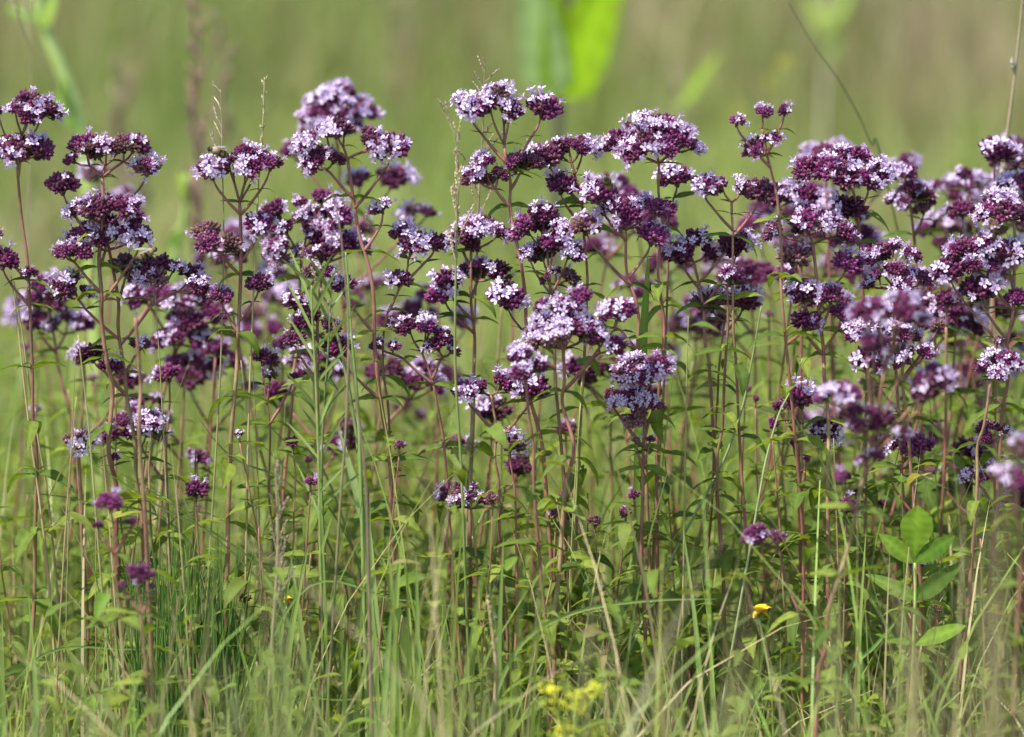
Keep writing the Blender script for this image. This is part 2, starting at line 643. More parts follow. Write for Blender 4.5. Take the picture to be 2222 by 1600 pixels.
def corymb(root, base, B, c, w, h, openness, sharp, r, hs=1.0):
    """a domed bunch of heads centred at c, w by h metres, all carried from the point B below it"""
    hd = .0152 * hs
    heads = []
    if w < hd * 1.35:
        heads.append((c + Vector((0, 0, -h * .25)), Vector((r.uniform(-.3, .3), -.2, 1)), w / .0165))
    else:
        hd = min(hd, max(.0115, h * .85))
        k_ = hd / .0165
        Rr = max(.001, (w - hd * .9) / 2)
        hv = max(0, h - hd * .75)
        full = h > .5 * w                                    # a rounded ball rather than an umbrella
        target = max(2, int(round((w / (hd * .90)) ** 1.5 * .85))) if not full else max(2, int(round(1.2 * w * h * .62 * w / hd ** 3)))
        pts = []
        for tries in range(target * 50):
            if len(pts) >= target: break
            a, q = r.uniform(0, 6.283), math.sqrt(r.random())
            x, y = math.cos(a) * q * Rr, math.sin(a) * q * Rr * .62
            dome = hv * (.5 - q ** 1.7)
            z = dome if not full else dome - r.random() * (hv * .5 + dome)
            z += r.uniform(-.16, .16) * hd
            if all((x - p[0]) ** 2 + ((y - p[1]) * 1.2) ** 2 + (z - p[3]) ** 2 > (hd * .62) ** 2 for p in pts):
                pts.append((x, y, q, z))
        for e in (-1, 1):
            z = -hv * r.uniform(.25, .5)
            if all((e * Rr - p[0]) ** 2 + p[1] ** 2 + (z - p[3]) ** 2 > (hd * .6) ** 2 for p in pts): pts.append((e * Rr, r.uniform(-.3, .3) * Rr, 1, z))
        for x, y, q, z in pts:
            sz = k_ * r.choice((.6, .75, .88, .98, 1.06))
            tilt = Vector((x / Rr * .75, y / Rr * .9 - .1, 1.0 + z / max(.002, hv) * .5))
            heads.append((c + Vector((x, y, z - hd * .38)), tilt, sz))
    # carrying branchlets: three main rays, then to each head
    mb = MB()
    pc = lerp(STEM_UP, (.16, .07, .07), r.random() * .7)
    groups = {}
    for i, (p, n, s) in enumerate(heads):
        g = 0 if len(heads) < 4 else (-1 if p.x < c.x - w * .17 else 1 if p.x > c.x + w * .17 else 0)
        groups.setdefault(g, []).append(p)
    for g, ps in groups.items():
        cen = sum(ps, Vector()) / len(ps)
        if len(ps) == 1:
            sub = B
        else:
            sx = B.x + (cen.x - B.x) * .66
            sub = Vector((sx, B.y + (cen.y - B.y) * .6, min(cen.z - .003, max(B.z + (cen.z - B.z) * .55, B.z + abs(sx - B.x) * .8))))
            tube(mb, smooth_path([B, B.lerp(sub, .5) + Vector((0, 0, .0003)), sub], 3), [.00085] * 7, pc, 5)
        for p in ps:
            mid = sub.lerp(p, .55) + Vector(((p.x - sub.x) * .06, (p.y - sub.y) * .06, -.0003))
            tube(mb, smooth_path([sub, mid, p + Vector((0, 0, .001))], 3), [.00075] * 4 + [.0006] * 3, pc, 5)
        if len(ps) > 1 and r.random() < .8:
            side = r.choice((-1, 1))
            d = Vector((side, r.uniform(-.5, .3), .35))
            obj('leaf', BRACTS[r.randrange(3)], root, TRS(sub - base, xrot(d, roll=r.uniform(-.4, .4)), (r.uniform(.006, .011),) * 3))
    mb.v = [(v[0] - base.x, v[1] - base.y, v[2] - base.z) for v in mb.v]
    obj('branch', mb.mesh('branch', M_STEM), root)
    for p, n, s in heads:
        o_ = min(.95, max(.04, openness + r.uniform(-.28, .28)))
        place_head(root, base, p, n, s, o_, sharp, r, hi=(9 + r.randrange(3)) if (s < .75 and w < hd * .8) else None)


def leaf_pair(root, base, p, L, r, az, droop=0.0, small=False):
    for s in (0, math.pi):
        a = az + s + r.uniform(-.25, .25)
        el = r.uniform(.05, .5) - droop
        d = Vector((math.cos(a), math.sin(a), el))
        me = BRACTS[r.randrange(3)] if small else LEAVES[r.randrange(10)]
        l = L * r.uniform(.8, 1.15)
        obj('leaf', me, root, TRS(p - base, xrot(d, roll=r.uniform(-.45, .45)), (l, l, l)))


GRP = {}


def oregano(label, Y, stem, cors, group=None, sharp=None, rad=.0016, leaves=True, red=.5, bottom=None, seed=None, world=False, hs=1.0, name='oregano_plant', leafL=.031):
    """stem = top-down points; cors = (cx, cy, w, h, openness) in photo pixels at depth Y (or metres when world)"""
    global PSEED
    PSEED += 1
    r = random.Random(seed if seed is not None else PSEED * 7 + 3)
    if sharp is None: sharp = abs(Y) < .085
    s = pxm(Y)
    P = [Vector(p) for p in stem] if world else [at(x, y, Y) for x, y in stem]
    C = [(Vector(c[0]), c[1], c[2], c[3]) for c in cors] if world else [(at(c[0], c[1], Y), c[2] * s, c[3] * s, c[4] if len(c) > 4 else .5) for c in cors]
    last = P[-1]
    if last.z > .004:
        dx = 0 if len(P) < 2 else (P[-1].x - P[-2].x) / max(.02, P[-2].z - P[-1].z) * last.z * .55
        foot = Vector((last.x + max(-.05, min(.05, dx)), last.y + r.uniform(-.015, .015), -.012))
        if last.z > .12:
            P.append(Vector((last.x * .45 + foot.x * .55 + r.uniform(-.006, .006), (last.y + foot.y) / 2, last.z * .5)))
        P.append(foot)
    base = Vector((P[-1].x, P[-1].y, 0))
    root = thing(name, label, 'oregano', base, group)
    # slight kink out of the plane
    Q = [P[0]]
    for i in range(1, len(P)):
        if (P[i] - P[i - 1]).length > .03:
            Q.append(P[i - 1].lerp(P[i], r.uniform(.4, .6)) + Vector((r.gauss(0, .0007), r.uniform(-.004, .004), 0)))
        Q.append(P[i] + (Vector((r.gauss(0, .0008), r.uniform(-.004, .004), 0)) if i < len(P) - 1 else Vector()))
    P = Q
    path = smooth_path(P, 5)
    N = len(path)
    top, low = path[0].z, path[-1].z
    mb = MB()
    rads, cols = [], []
    gg = (r.uniform(-.25, .3), r.uniform(0, 6))
    for i, p in enumerate(path):
        t = (top - p.z) / max(.05, top - low)
        rads.append(rad * (.56 + .38 * t) * (1 + .05 * math.sin(i * 1.9)))
        cols.append(stem_col(t, r, red, gg))
    tube(mb, [p - base for p in path], rads, cols, 7)
    obj('stem', mb.mesh('stem', M_STEM), root)

    def stem_at(z):
        for i in range(N - 1):
            if path[i].z >= z >= path[i + 1].z:
                k = (path[i].z - z) / max(1e-6, path[i].z - path[i + 1].z)
                return path[i].lerp(path[i + 1], k)
        return path[0].copy() if z > top else path[-1].copy()

    nodes = []
    for i, (c, w, h, op) in enumerate(C):
        if i == 0 and abs(c.x - P[0].x) < w * .45 and c.z > P[0].z - .002:
            B = P[0]
            corymb(root, base, B, c, w, h, op, sharp, r, hs)
            if leaves:
                leaf_pair(root, base, B, r.uniform(.011, .016), r, r.uniform(-.4, .4), .05, True)
            nodes.append(B.z)
        else:
            q = stem_at(c.z - h * .5)
            dx = c.x - q.x
            T = Vector((c.x, q.y + r.uniform(-.006, .006), c.z - h * .42))
            Sp = stem_at(T.z - max(.014, abs(dx) * r.uniform(.85, 1.15) + .004))
            B = Sp.lerp(T, .70)
            mbb = MB()
            mid = Sp.lerp(B, .5) + Vector((dx * .015, 0, -.0003))
            pc = lerp(STEM_UP, STEM_RED, r.random() * .5)
            tube(mbb, [p - base for p in smooth_path([Sp, mid, B], 4)], [.0011] * 5 + [.0009] * 4, pc, 6)
            obj('branch', mbb.mesh('branch', M_STEM), root)
            cc = Vector((c.x, B.y, c.z))
            corymb(root, base, B, cc, w, h, op, sharp, r, hs)
            if leaves:
                if r.random() < .6: leaf_pair(root, base, B, r.uniform(.008, .012), r, r.uniform(-.5, .5), .1, True)
                if all(abs(Sp.z - z) > .012 for z in nodes):
                    leaf_pair(root, base, Sp, r.uniform(.018, .026), r, r.uniform(-.5, .5), .1)
                    nodes.append(Sp.z)
    if leaves:
        z = (min(nodes) if nodes else top) - .04
        az = r.uniform(-.5, .5)
        while z > .03:
            t = 1 - z / max(.1, top)
            if all(abs(z - q) > .02 for q in nodes):
                p = stem_at(z)
                L = leafL * (.62 + .55 * min(1, t * 1.3))
                leaf_pair(root, base, p, L, r, az, r.uniform(-.1, .35))
                if r.random() < .75:
                    leaf_pair(root, base, p + Vector((0, 0, .003)), L * .45, r, az + .6, -.3)
                az += math.pi / 2 + r.uniform(-.3, .3)
            z -= r.uniform(.030, .046)
    return root


PSEED = 0

# ------------------------------------------------------------------ the oregano plants one can pick out
O = oregano
O('tall oregano stem with two tiers of wide heads cut by the frame edge', 0.0, [(36, 345), (45, 450), (57, 555), (62, 650), (70, 830), (75, 1000), (70, 1300)],
  [(45, 225, 150, 70, .35), (45, 305, 135, 75, .55), (5, 565, 60, 75, .5), (62, 585, 75, 55, .3), (-6, 505, 40, 60, .4)])
O('oregano stem with a wide dark arched top over a dense pale flowered mass', 0.0, [(222, 385), (222, 470), (221, 560), (222, 700), (240, 850), (246, 1060), (252, 1230), (260, 1460)],
  [(232, 315, 215, 95, .22), (318, 368, 55, 60, .6), (136, 402, 62, 80, .25), (225, 440, 190, 85, .62), (232, 500, 200, 80, .62), (150, 535, 90, 50, .4), (305, 520, 60, 50, .6)], rad=.002, red=.9)
O('forked oregano stem with a lavender bunch beside the densest pale mass', .02, [(228, 500), (243, 590), (256, 716), (281, 874), (290, 980), (302, 1110), (318, 1280)],
  [(155, 605, 105, 80, .55), (360, 588, 180, 85, .5), (272, 585, 60, 45, .15), (205, 758, 85, 70, .45), (300, 742, 75, 45, .25), (240, 798, 50, 40, .3)], rad=.0018)
O('slightly soft oregano behind the forked stem with drooping lilac bunches', .17, [(398, 640), (385, 720), (362, 830), (345, 900)],
  [(400, 630, 130, 60, .5), (395, 700, 130, 80, .5), (470, 690, 60, 40, .3), (310, 620, 90, 60, .5)])
O('soft lilac oregano low behind the frame-edge stem', .2, [(105, 660), (118, 740), (128, 800), (150, 900)],
  [(100, 625, 110, 70, .6), (150, 690, 100, 50, .6), (85, 700, 50, 50, .4)])
O('straight red oregano stem topped by a three-part head carrying a bee', 0.0, [(520, 440), (522, 560), (516, 710), (508, 830), (500, 1000), (492, 1150), (488, 1320)],
  [(530, 330, 130, 75, .5), (462, 370, 62, 65, .55), (586, 360, 75, 60, .35), (465, 503, 105, 75, .25), (560, 495, 60, 50, .2), (481, 645, 45, 42, .25), (561, 622, 50, 45, .3)], rad=.0019)
O('tall leaning oregano stem with a flat top and separate round side heads', -.01, [(754, 345), (768, 440), (798, 590), (813, 740), (824, 860), (838, 960), (852, 1110), (862, 1270)],
  [(745, 283, 180, 70, .5), (702, 336, 105, 55, .55), (851, 324, 70, 55, .45), (841, 442, 75, 62, .5), (745, 625, 52, 42, .3), (735, 760, 60, 50, .3)], rad=.0018)
O('blurred oregano rising highest behind the flat-topped stem', .25, [(728, 290), (735, 400), (740, 560)],
  [(725, 215, 160, 85, .7), (730, 262, 140, 50, .6), (640, 322, 75, 42, .6), (790, 385, 70, 60, .6), (850, 398, 62, 38, .7), (915, 455, 85, 50, .6)], group=None)
O('broad soft oregano mass under the flat-topped stem', .10, [(655, 560), (650, 680), (640, 800), (625, 950)],
  [(672, 440, 175, 85, .6), (655, 500, 160, 80, .6), (625, 535, 110, 60, .65), (740, 500, 110, 90, .6), (635, 640, 75, 75, .6)], sharp=True)
O('oregano with a sharp pale bunch where two grass stems cross', -.02, [(697, 600), (692, 700), (688, 820), (690, 1000)],
  [(696, 562, 100, 70, .55), (690, 690, 110, 65, .5), (640, 660, 50, 50, .3), (640, 740, 45, 40, .1)])
O('slender side stem with a flat umbrella of heads beside the open gap', 0.0, [(886, 562), (884, 590), (868, 640), (838, 700), (828, 800), (838, 900)],
  [(892, 505, 115, 62, .55), (945, 530, 45, 40, .15), (866, 615, 48, 34, .2)], rad=.0012)
O('oregano with a crooked cluster between the leaning stem and the gap', .0, [(915, 765), (935, 820), (952, 880), (965, 960)],
  [(922, 702, 125, 60, .5), (848, 732, 85, 50, .5), (962, 745, 75, 45, .4)], rad=.0013)
O('highest sharp oregano with a round top head and two side heads', 0.0, [(1094, 315), (1098, 340), (1112, 460), (1126, 560), (1136, 640), (1142, 720), (1150, 860), (1175, 980)],
  [(1085, 208, 115, 82, .6), (1020, 243, 62, 50, .6), (1175, 242, 66, 58, .55), (1060, 362, 105, 78, .55), (1135, 340, 95, 60, .4)], rad=.0017)
O('oregano with a dense flat top just beside the highest head', .03, [(1247, 380), (1256, 430), (1266, 480), (1272, 600), (1268, 760)],
  [(1240, 313, 125, 58, .5), (1192, 350, 70, 55, .45), (1216, 402, 60, 70, .1)], rad=.0014)
O('oregano with long pale bunch reaching toward the gap', .05, [(1022, 545), (1020, 600), (1030, 740), (1022, 900)],
  [(1050, 490, 130, 62, .55), (998, 512, 82, 52, .55), (1042, 572, 115, 60, .5), (970, 605, 50, 62, .4), (965, 645, 62, 40, .5)], sharp=True)
O('compact oregano with three stacked pale tiers', .0, [(1195, 640), (1200, 760), (1215, 900)],
  [(1190, 535, 140, 65, .6), (1185, 483, 120, 60, .55), (1210, 587, 82, 45, .15), (1100, 660, 70, 42, .3)])
O('oregano whose flat top carries a bee beside a dark bud', 0.0, [(1358, 500), (1362, 590), (1384, 700), (1392, 820)],
  [(1365, 430, 145, 78, .5), (1298, 425, 70, 60, .4), (1272, 492, 60, 62, .5), (1412, 520, 62, 52, .6), (1330, 680, 75, 45, .4)], rad=.0015)
O('oregano with a perfect high arched dome on a bare stem', 0.0, [(1430, 355), (1430, 420), (1432, 480), (1430, 580), (1438, 700), (1430, 850)],
  [(1422, 278, 205, 105, .55)], rad=.0014)
O('oregano with one dark tufted head under the arched dome', .06, [(1462, 430), (1455, 480), (1448, 560)], [(1470, 390, 62, 55, .5), (1440, 460, 50, 45, .2)], sharp=True, rad=.0012)
O('oregano with three separate heads spread like a candelabrum', .0, [(1588, 465), (1588, 520), (1590, 620), (1600, 800)],
  [(1590, 392, 85, 55, .65), (1525, 408, 52, 42, .4), (1648, 420, 62, 55, .2)], rad=.0013)
O('tall pink-stemmed oregano with four small loose heads', -.02, [(1664, 335), (1672, 370), (1684, 430), (1690, 520), (1700, 640)],
  [(1665, 302, 105, 58, .3), (1650, 235, 75, 56, .6), (1597, 262, 42, 46, .4), (1702, 240, 42, 42, .4)], rad=.0014)
O('oregano with a long level top crowded by blurred flowers', .03, [(1848, 400), (1856, 450), (1866, 520), (1872, 640), (1880, 800)],
  [(1835, 350, 190, 66, .5), (1885, 395, 66, 52, .2), (1838, 455, 62, 62, .6)])
O('soft oregano between the loose heads and the level top', .12, [(1730, 440), (1732, 520), (1735, 640)], [(1730, 395, 105, 70, .6), (1690, 430, 60, 60, .5)])
O('oregano with a broad half-dome and four heads below on a red stem', -.01, [(1764, 530), (1770, 600), (1776, 660), (1786, 760), (1792, 880), (1796, 1000)],
  [(1755, 470, 180, 80, .4), (1720, 562, 62, 60, .3), (1830, 570, 78, 62, .6), (1745, 640, 62, 72, .5), (1745, 702, 56, 52, .5), (1802, 645, 50, 52, .2), (1826, 685, 50, 50, .1)], rad=.0018)
O('oregano with two tight tiers of deep purple heads', .0, [(1940, 625), (1940, 700), (1945, 830)],
  [(1938, 540, 145, 70, .4), (1945, 592, 165, 60, .45)])
O('soft oregano with an open pale head behind the two tight tiers', .13, [(1975, 440), (1985, 540), (1990, 700)], [(1975, 402, 115, 72, .65), (1960, 365, 70, 40, .6), (2010, 440, 80, 60, .6)])
O('oregano at the frame edge with a tall stem through three flower tiers', .0, [(2200, 480), (2202, 600), (2192, 750), (2180, 900)],
  [(2175, 437, 115, 70, .45), (2120, 545, 135, 80, .5), (2190, 560, 70, 60, .5), (2125, 636, 72, 52, .5), (2060, 592, 65, 60, .5), (2210, 650, 50, 50, .1)], rad=.0017)
O('blurred pale oregano beyond the frame-edge stem', .27, [(2080, 440), (2085, 560)], [(2080, 400, 165, 72, .75), (2065, 482, 130, 62, .75), (2195, 345, 80, 76, .6), (2140, 410, 90, 50, .7), (2030, 520, 80, 60, .5)])
O('blurred oregano heads peeping above the long level top', .3, [(1805, 370), (1810, 500)], [(1800, 332, 150, 45, .75), (1880, 350, 80, 40, .6), (1960, 345, 70, 40, .6)])
O('oregano with a single round button head on a long thin red stem', .0, [(1578, 620), (1577, 700), (1574, 820), (1566, 930), (1556, 1040), (1520, 1160), (1502, 1195), (1504, 1300)],
  [(1580, 592, 82, 50, .45)], rad=.0014, red=1.0)
O('oregano with two small heads flanking the button head stem', .03, [(1572, 700), (1560, 800), (1550, 950)], [(1545, 665, 66, 44, .5), (1612, 660, 62, 42, .45)], rad=.0012)
O('full oregano bunch under the candelabrum heads', .02, [(1505, 570), (1525, 680), (1535, 800)], [(1500, 520, 110, 72, .6), (1600, 545, 62, 42, .5), (1590, 505, 85, 50, .2), (1480, 560, 60, 50, .5)])
O('big knobbly oregano mass in front of the stacked tiers', -.06, [(1222, 760), (1222, 880), (1238, 970), (1220, 1150), (1200, 1350)],
  [(1225, 690, 165, 100, .65), (1268, 632, 75, 60, .6), (1310, 735, 75, 50, .6), (1345, 682, 62, 42, .4), (1195, 650, 80, 50, .6)], sharp=True, rad=.0019)
O('oregano with one soft ball of pale florets beneath the knobbly mass', -.09, [(1140, 815), (1150, 900), (1160, 1050)], [(1140, 778, 105, 66, .7)], sharp=True)
O('very pale oregano with a stepped slanting bunch', .0, [(1065, 858), (1075, 930), (1080, 1050)], [(1065, 822, 92, 62, .85), (1012, 860, 56, 36, .8), (1155, 850, 70, 52, .75)], rad=.0013)
O('oregano with a wide low dome and dark heads under it', -.03, [(1402, 838), (1396, 1000), (1395, 1200), (1400, 1500)],
  [(1412, 792, 150, 60, .75), (1375, 852, 95, 42, .4), (1412, 882, 82, 60, .2), (1322, 860, 42, 42, .1), (1380, 955, 27, 30, .0), (1410, 952, 26, 30, .0)], rad=.0016)
O('blurred oregano standing in front with big soft lilac heads', -.2, [(1895, 960), (1870, 1060), (1840, 1180), (1800, 1320), (1780, 1480)],
  [(1935, 650, 165, 75, .5), (1895, 745, 95, 60, .55), (2030, 808, 120, 55, .5), (2005, 858, 55, 42, .5), (1812, 840, 85, 62, .6), (1875, 885, 120, 80, .5), (1935, 905, 95, 80, .6), (1890, 985, 80, 45, .2), (1825, 1035, 45, 40, .6)], rad=.0018, hs=1.0)
O('pink-white oregano seen through the blurred heads', -.02, [(1960, 740), (1965, 850), (1975, 1000)], [(1920, 705, 160, 75, .75), (1990, 755, 80, 55, .7), (1880, 790, 70, 50, .7), (1975, 690, 60, 50, .1), (2035, 705, 40, 40, .0)])
O('oregano with a level bunch jutting in from the frame edge', -.02, [(2150, 825), (2135, 920), (2118, 1030), (2110, 1200)], [(2155, 787, 130, 60, .5), (2165, 740, 35, 40, .0)])
O('small oregano with a pale round head and one dark bud head', .0, [(1743, 920), (1742, 1000), (1746, 1120), (1755, 1300)], [(1740, 872, 66, 52, .55), (1690, 880, 34, 34, .0), (1722, 965, 26, 32, .0), (1748, 995, 22, 28, .0)], rad=.0011)
O('low oregano with a dark flat head under the level bunch', .0, [(2165, 960), (2170, 1060), (2150, 1200)], [(2160, 930, 88, 42, .1), (2120, 1025, 75, 34, .4)], rad=.0012)
O('low oregano with a dark wedge head beside the blurred heads', .0, [(1995, 1010), (1985, 1080), (1990, 1250)], [(1995, 980, 62, 46, .3), (1935, 1040, 26, 28, .0)], rad=.0011)
O('oregano with a pale drooping head below the small round head', .01, [(1800, 975), (1800, 1080), (1790, 1200)], [(1800, 942, 66, 44, .6), (1920, 975, 50, 40, .2)], rad=.0011)
O('blurred oregano head half outside the frame', -.3, [(2212, 1010), (2212, 1200)], [(2212, 980, 55, 60, .6), (2185, 1050, 66, 44, .5)])
O('short green-stemmed oregano with a lone flat pink head', .0, [(1022, 1105), (1028, 1180), (1038, 1280), (1056, 1420)], [(1015, 1066, 118, 58, .5)], rad=.0013, red=-.2)
O('little oregano spike with a pale star of florets', .0, [(1105, 990), (1112, 1060), (1120, 1200)], [(1105, 968, 52, 46, .8), (1102, 938, 28, 30, .8)], rad=.0011, red=0)
O('low slanting oregano with a ragged purple head above yellow trefoil', -.13, [(1690, 1188), (1712, 1270), (1750, 1370), (1790, 1430)], [(1662, 1148, 108, 56, .3)], rad=.0012, sharp=True, red=.9)
O('short oregano with a single dark bud cone', .0, [(1378, 1100), (1382, 1180), (1385, 1300)], [(1376, 1074, 34, 36, .0)], rad=.0009, red=0)
O('tiny magenta oregano bud on a leafy shoot', .0, [(1206, 1135), (1208, 1200), (1206, 1340)], [(1205, 1116, 32, 28, .1)], rad=.0009, red=0)
O('soft dark oregano bud trio on a pale green stalk', -.17, [(246, 1135), (250, 1200), (262, 1330)], [(240, 1102, 50, 20, .0), (213, 1140, 30, 24, .0), (288, 1132, 28, 24, .0)], rad=.0011, red=-.4)
O('soft dark oregano buds low over the leafy base', -.2, [(302, 1290), (312, 1400), (320, 1560)], [(300, 1256, 52, 24, .0), (265, 1270, 24, 20, .0), (328, 1275, 24, 20, .0)], rad=.0012, red=-.3)
O('small oregano with a dark tuft beside the forked stem', .01, [(330, 950), (322, 1020), (330, 1150)], [(330, 920, 52, 52, .5)], rad=.001)
O('small pale oregano head half hidden by a leaf', .03, [(172, 990), (176, 1080), (180, 1200)], [(172, 968, 60, 36, .8)], rad=.0011)
O('small oregano twin heads between red stem and grass', .03, [(572, 835), (580, 920), (590, 1080)], [(570, 782, 48, 42, .4), (586, 816, 42, 28, .5), (636, 822, 34, 30, .1)], rad=.001)
O('small oregano with a narrow bud head by the red stem', .0, [(520, 960), (540, 1040)], [(519, 940, 24, 34, .5)], rad=.0009)
O('small dark flat oregano head behind crossing grass', .02, [(636, 985), (640, 1100)], [(636, 966, 42, 24, .0)], rad=.0009)
O('faded oregano bud on a thin stalk near the long stem', -.05, [(866, 990), (860, 1060)], [(866, 966, 34, 34, .3)], rad=.0009, sharp=True)
O('oregano stem in front blurring across the forked stem', -.12, [(294, 690), (298, 790), (302, 900), (312, 1100)], [(330, 640, 40, 30, .3)], rad=.0018, red=-.2, leaves=False)

# ------------------------------------------------------------------ oregano that only its place tells apart
KEY = [(40, 'frame-edge tiers'), (225, 'dense pale mass'), (360, 'lavender bunch'), (520, 'bee-carrying red stem'), (690, 'crossing grass stems'), (800, 'leaning stem'), (920, 'crooked cluster'),
       (1000, 'feathery grass'), (1110, 'highest round head'), (1225, 'knobbly mass'), (1330, 'bee and dark bud'), (1420, 'arched dome'), (1510, 'full bunch'), (1590, 'candelabrum heads'), (1680, 'four loose heads'),
       (1770, 'half-dome'), (1850, 'long level top'), (1940, 'two tight tiers'), (2050, 'soft pale heads'), (2180, 'jutting level bunch')]


def near(px):
    return min(KEY, key=lambda k: abs(k[0] - px))[1]


FB = 'out-of-focus oregano behind the sharp row'
FL = 'blurred oregano stem with lilac heads standing in the crowd behind the sharp row'
rf = random.Random(77)
for i in range(68):
    Y = rf.uniform(.08, .5) if i < 46 else rf.uniform(.1, .36)
    # the crowd is thicker under the level top, thinner in the two gaps
    while True:
        px = rf.uniform(-80, 2300) if i < 46 else rf.uniform(1380, 2300)
        dens = 1.0 if px > 1480 else .75 if px > 960 else .55 if 560 < px < 820 else .45 if px < 420 else .12
        if rf.random() < dens: break
    topz = rf.uniform(.17, .37) - Y * .12
    if px < 950: topz = max(topz, .235)
    if i >= 46: topz = rf.uniform(.27, .385) - Y * .1
    x = at(px, 800, Y).x
    lean = rf.uniform(-.06, .06)
    stem = [(x + lean, Y, topz), (x + lean * .6, Y, topz * .66), (x, Y, topz * .3)]
    n = rf.choice((1, 2, 2, 3))
    cors = []
    for k in range(n):
        ww = rf.uniform(.012, .036)
        off = 0 if k == 0 else rf.choice((-1, 1)) * rf.uniform(.014, .03)
        cors.append((Vector((x + lean + off, Y, topz + .016 - k * rf.uniform(.012, .028))), ww, ww * rf.uniform(.4, .75) + .004, rf.uniform(.1, .6)))
    op_ = sum(c[3] for c in cors) / n
    tone = 'pale' if op_ > .42 else 'dark' if op_ < .28 else 'lilac'
    FL = 'blurred %s%s oregano with %s behind the %s' % ('tall ' if topz > .27 else 'low ' if topz < .19 else '', tone, {1: 'one bunch', 2: 'two bunches', 3: 'three bunches'}[n], near(px))
    O(FL, Y, stem, cors, group=FB, world=True, sharp=False, rad=rf.uniform(.0011, .0016), seed=900 + i)

for i in range(40):
    Y = rf.uniform(-.06, .22)
    px = rf.uniform(-40, 2260)
    topz = rf.uniform(.09, .235)
    x = at(px, 800, Y).x
    lean = rf.uniform(-.02, .02)
    SL = '%s oregano shoot with a tiny dark bud low by the %s' % (('blurred ' if Y > .1 else 'sharp ') + ('tall' if topz > .17 else 'short'), near(px))
    O(SL, Y, [(x + lean, Y, topz), (x + lean * .5, Y, topz * .6), (x, Y, topz * .25)],
      [(Vector((x + lean, Y, topz + .006)), rf.uniform(.006, .014), .009, .12)], group='short budding oregano shoots', world=True, sharp=False, rad=.0009, red=rf.uniform(-.4, .6), seed=1300 + i, leafL=.027)

for i in range(74):
    Y = rf.uniform(-.16, .3)
    px = rf.uniform(-60, 2280)
    topz = (rf.uniform(.05, .19) if i < 44 else rf.uniform(.15, .26)) if Y > -.05 else rf.uniform(.05, .14)
    x = at(px, 800, Y).x
    lean = rf.uniform(-.025, .025)
    LL = '%s flowerless oregano shoot of paired leaves %s the %s' % ('tall' if topz > .19 else 'middling' if topz > .11 else 'small', 'in front of' if Y < -.03 else 'behind' if Y > .14 else 'under', near(px))
    O(LL, Y, [(x + lean, Y, topz), (x + lean * .5, Y, topz * .6), (x, Y, topz * .25)], [], group='flowerless oregano shoots', world=True, sharp=False, rad=.0009, red=rf.uniform(-.5, .6), seed=1500 + i, leafL=.027)

for i in range(16):
    Y = rf.uniform(.05, .45)
    px = rf.uniform(-40, 2260)
    topz = rf.uniform(.2, .3)
    x = at(px, 800, Y).x
    lean = rf.uniform(-.03, .03)
    BS = 'bare %s oregano stalk with one small bud behind the %s' % ('blurred' if Y > .2 else 'soft', near(px))
    O(BS, Y, [(x + lean, Y, topz), (x + lean * .5, Y, topz * .6), (x, Y, topz * .25)], [(Vector((x + lean, Y, topz + .005)), .008, .008, .3)],
      group='bare oregano stalks', world=True, sharp=False, rad=.0013, red=.6, seed=1700 + i, leafL=.02)

# ------------------------------------------------------------------ grass stalks and other single plants
G_GREEN = (.24, .34, .075)
G_BLUE = (.10, .20, .085)
STRAW = (.42, .34, .17)
TAN = (.36, .27, .17)


def spikelet(mb, p, d, ln, rad, c):
    u, w = frame(d)
    n = 4
    vs = [p] + [p + d * ln * .45 + (u * math.cos(k * 1.571) + w * math.sin(k * 1.571)) * rad for k in range(n)] + [p + d * ln]
    fs = [(0, 1 + (k + 1) % n, 1 + k) for k in range(n)] + [(1 + k, 1 + (k + 1) % n, n + 1) for k in range(n)]
    mb.add(vs, fs, [c] * len(vs))


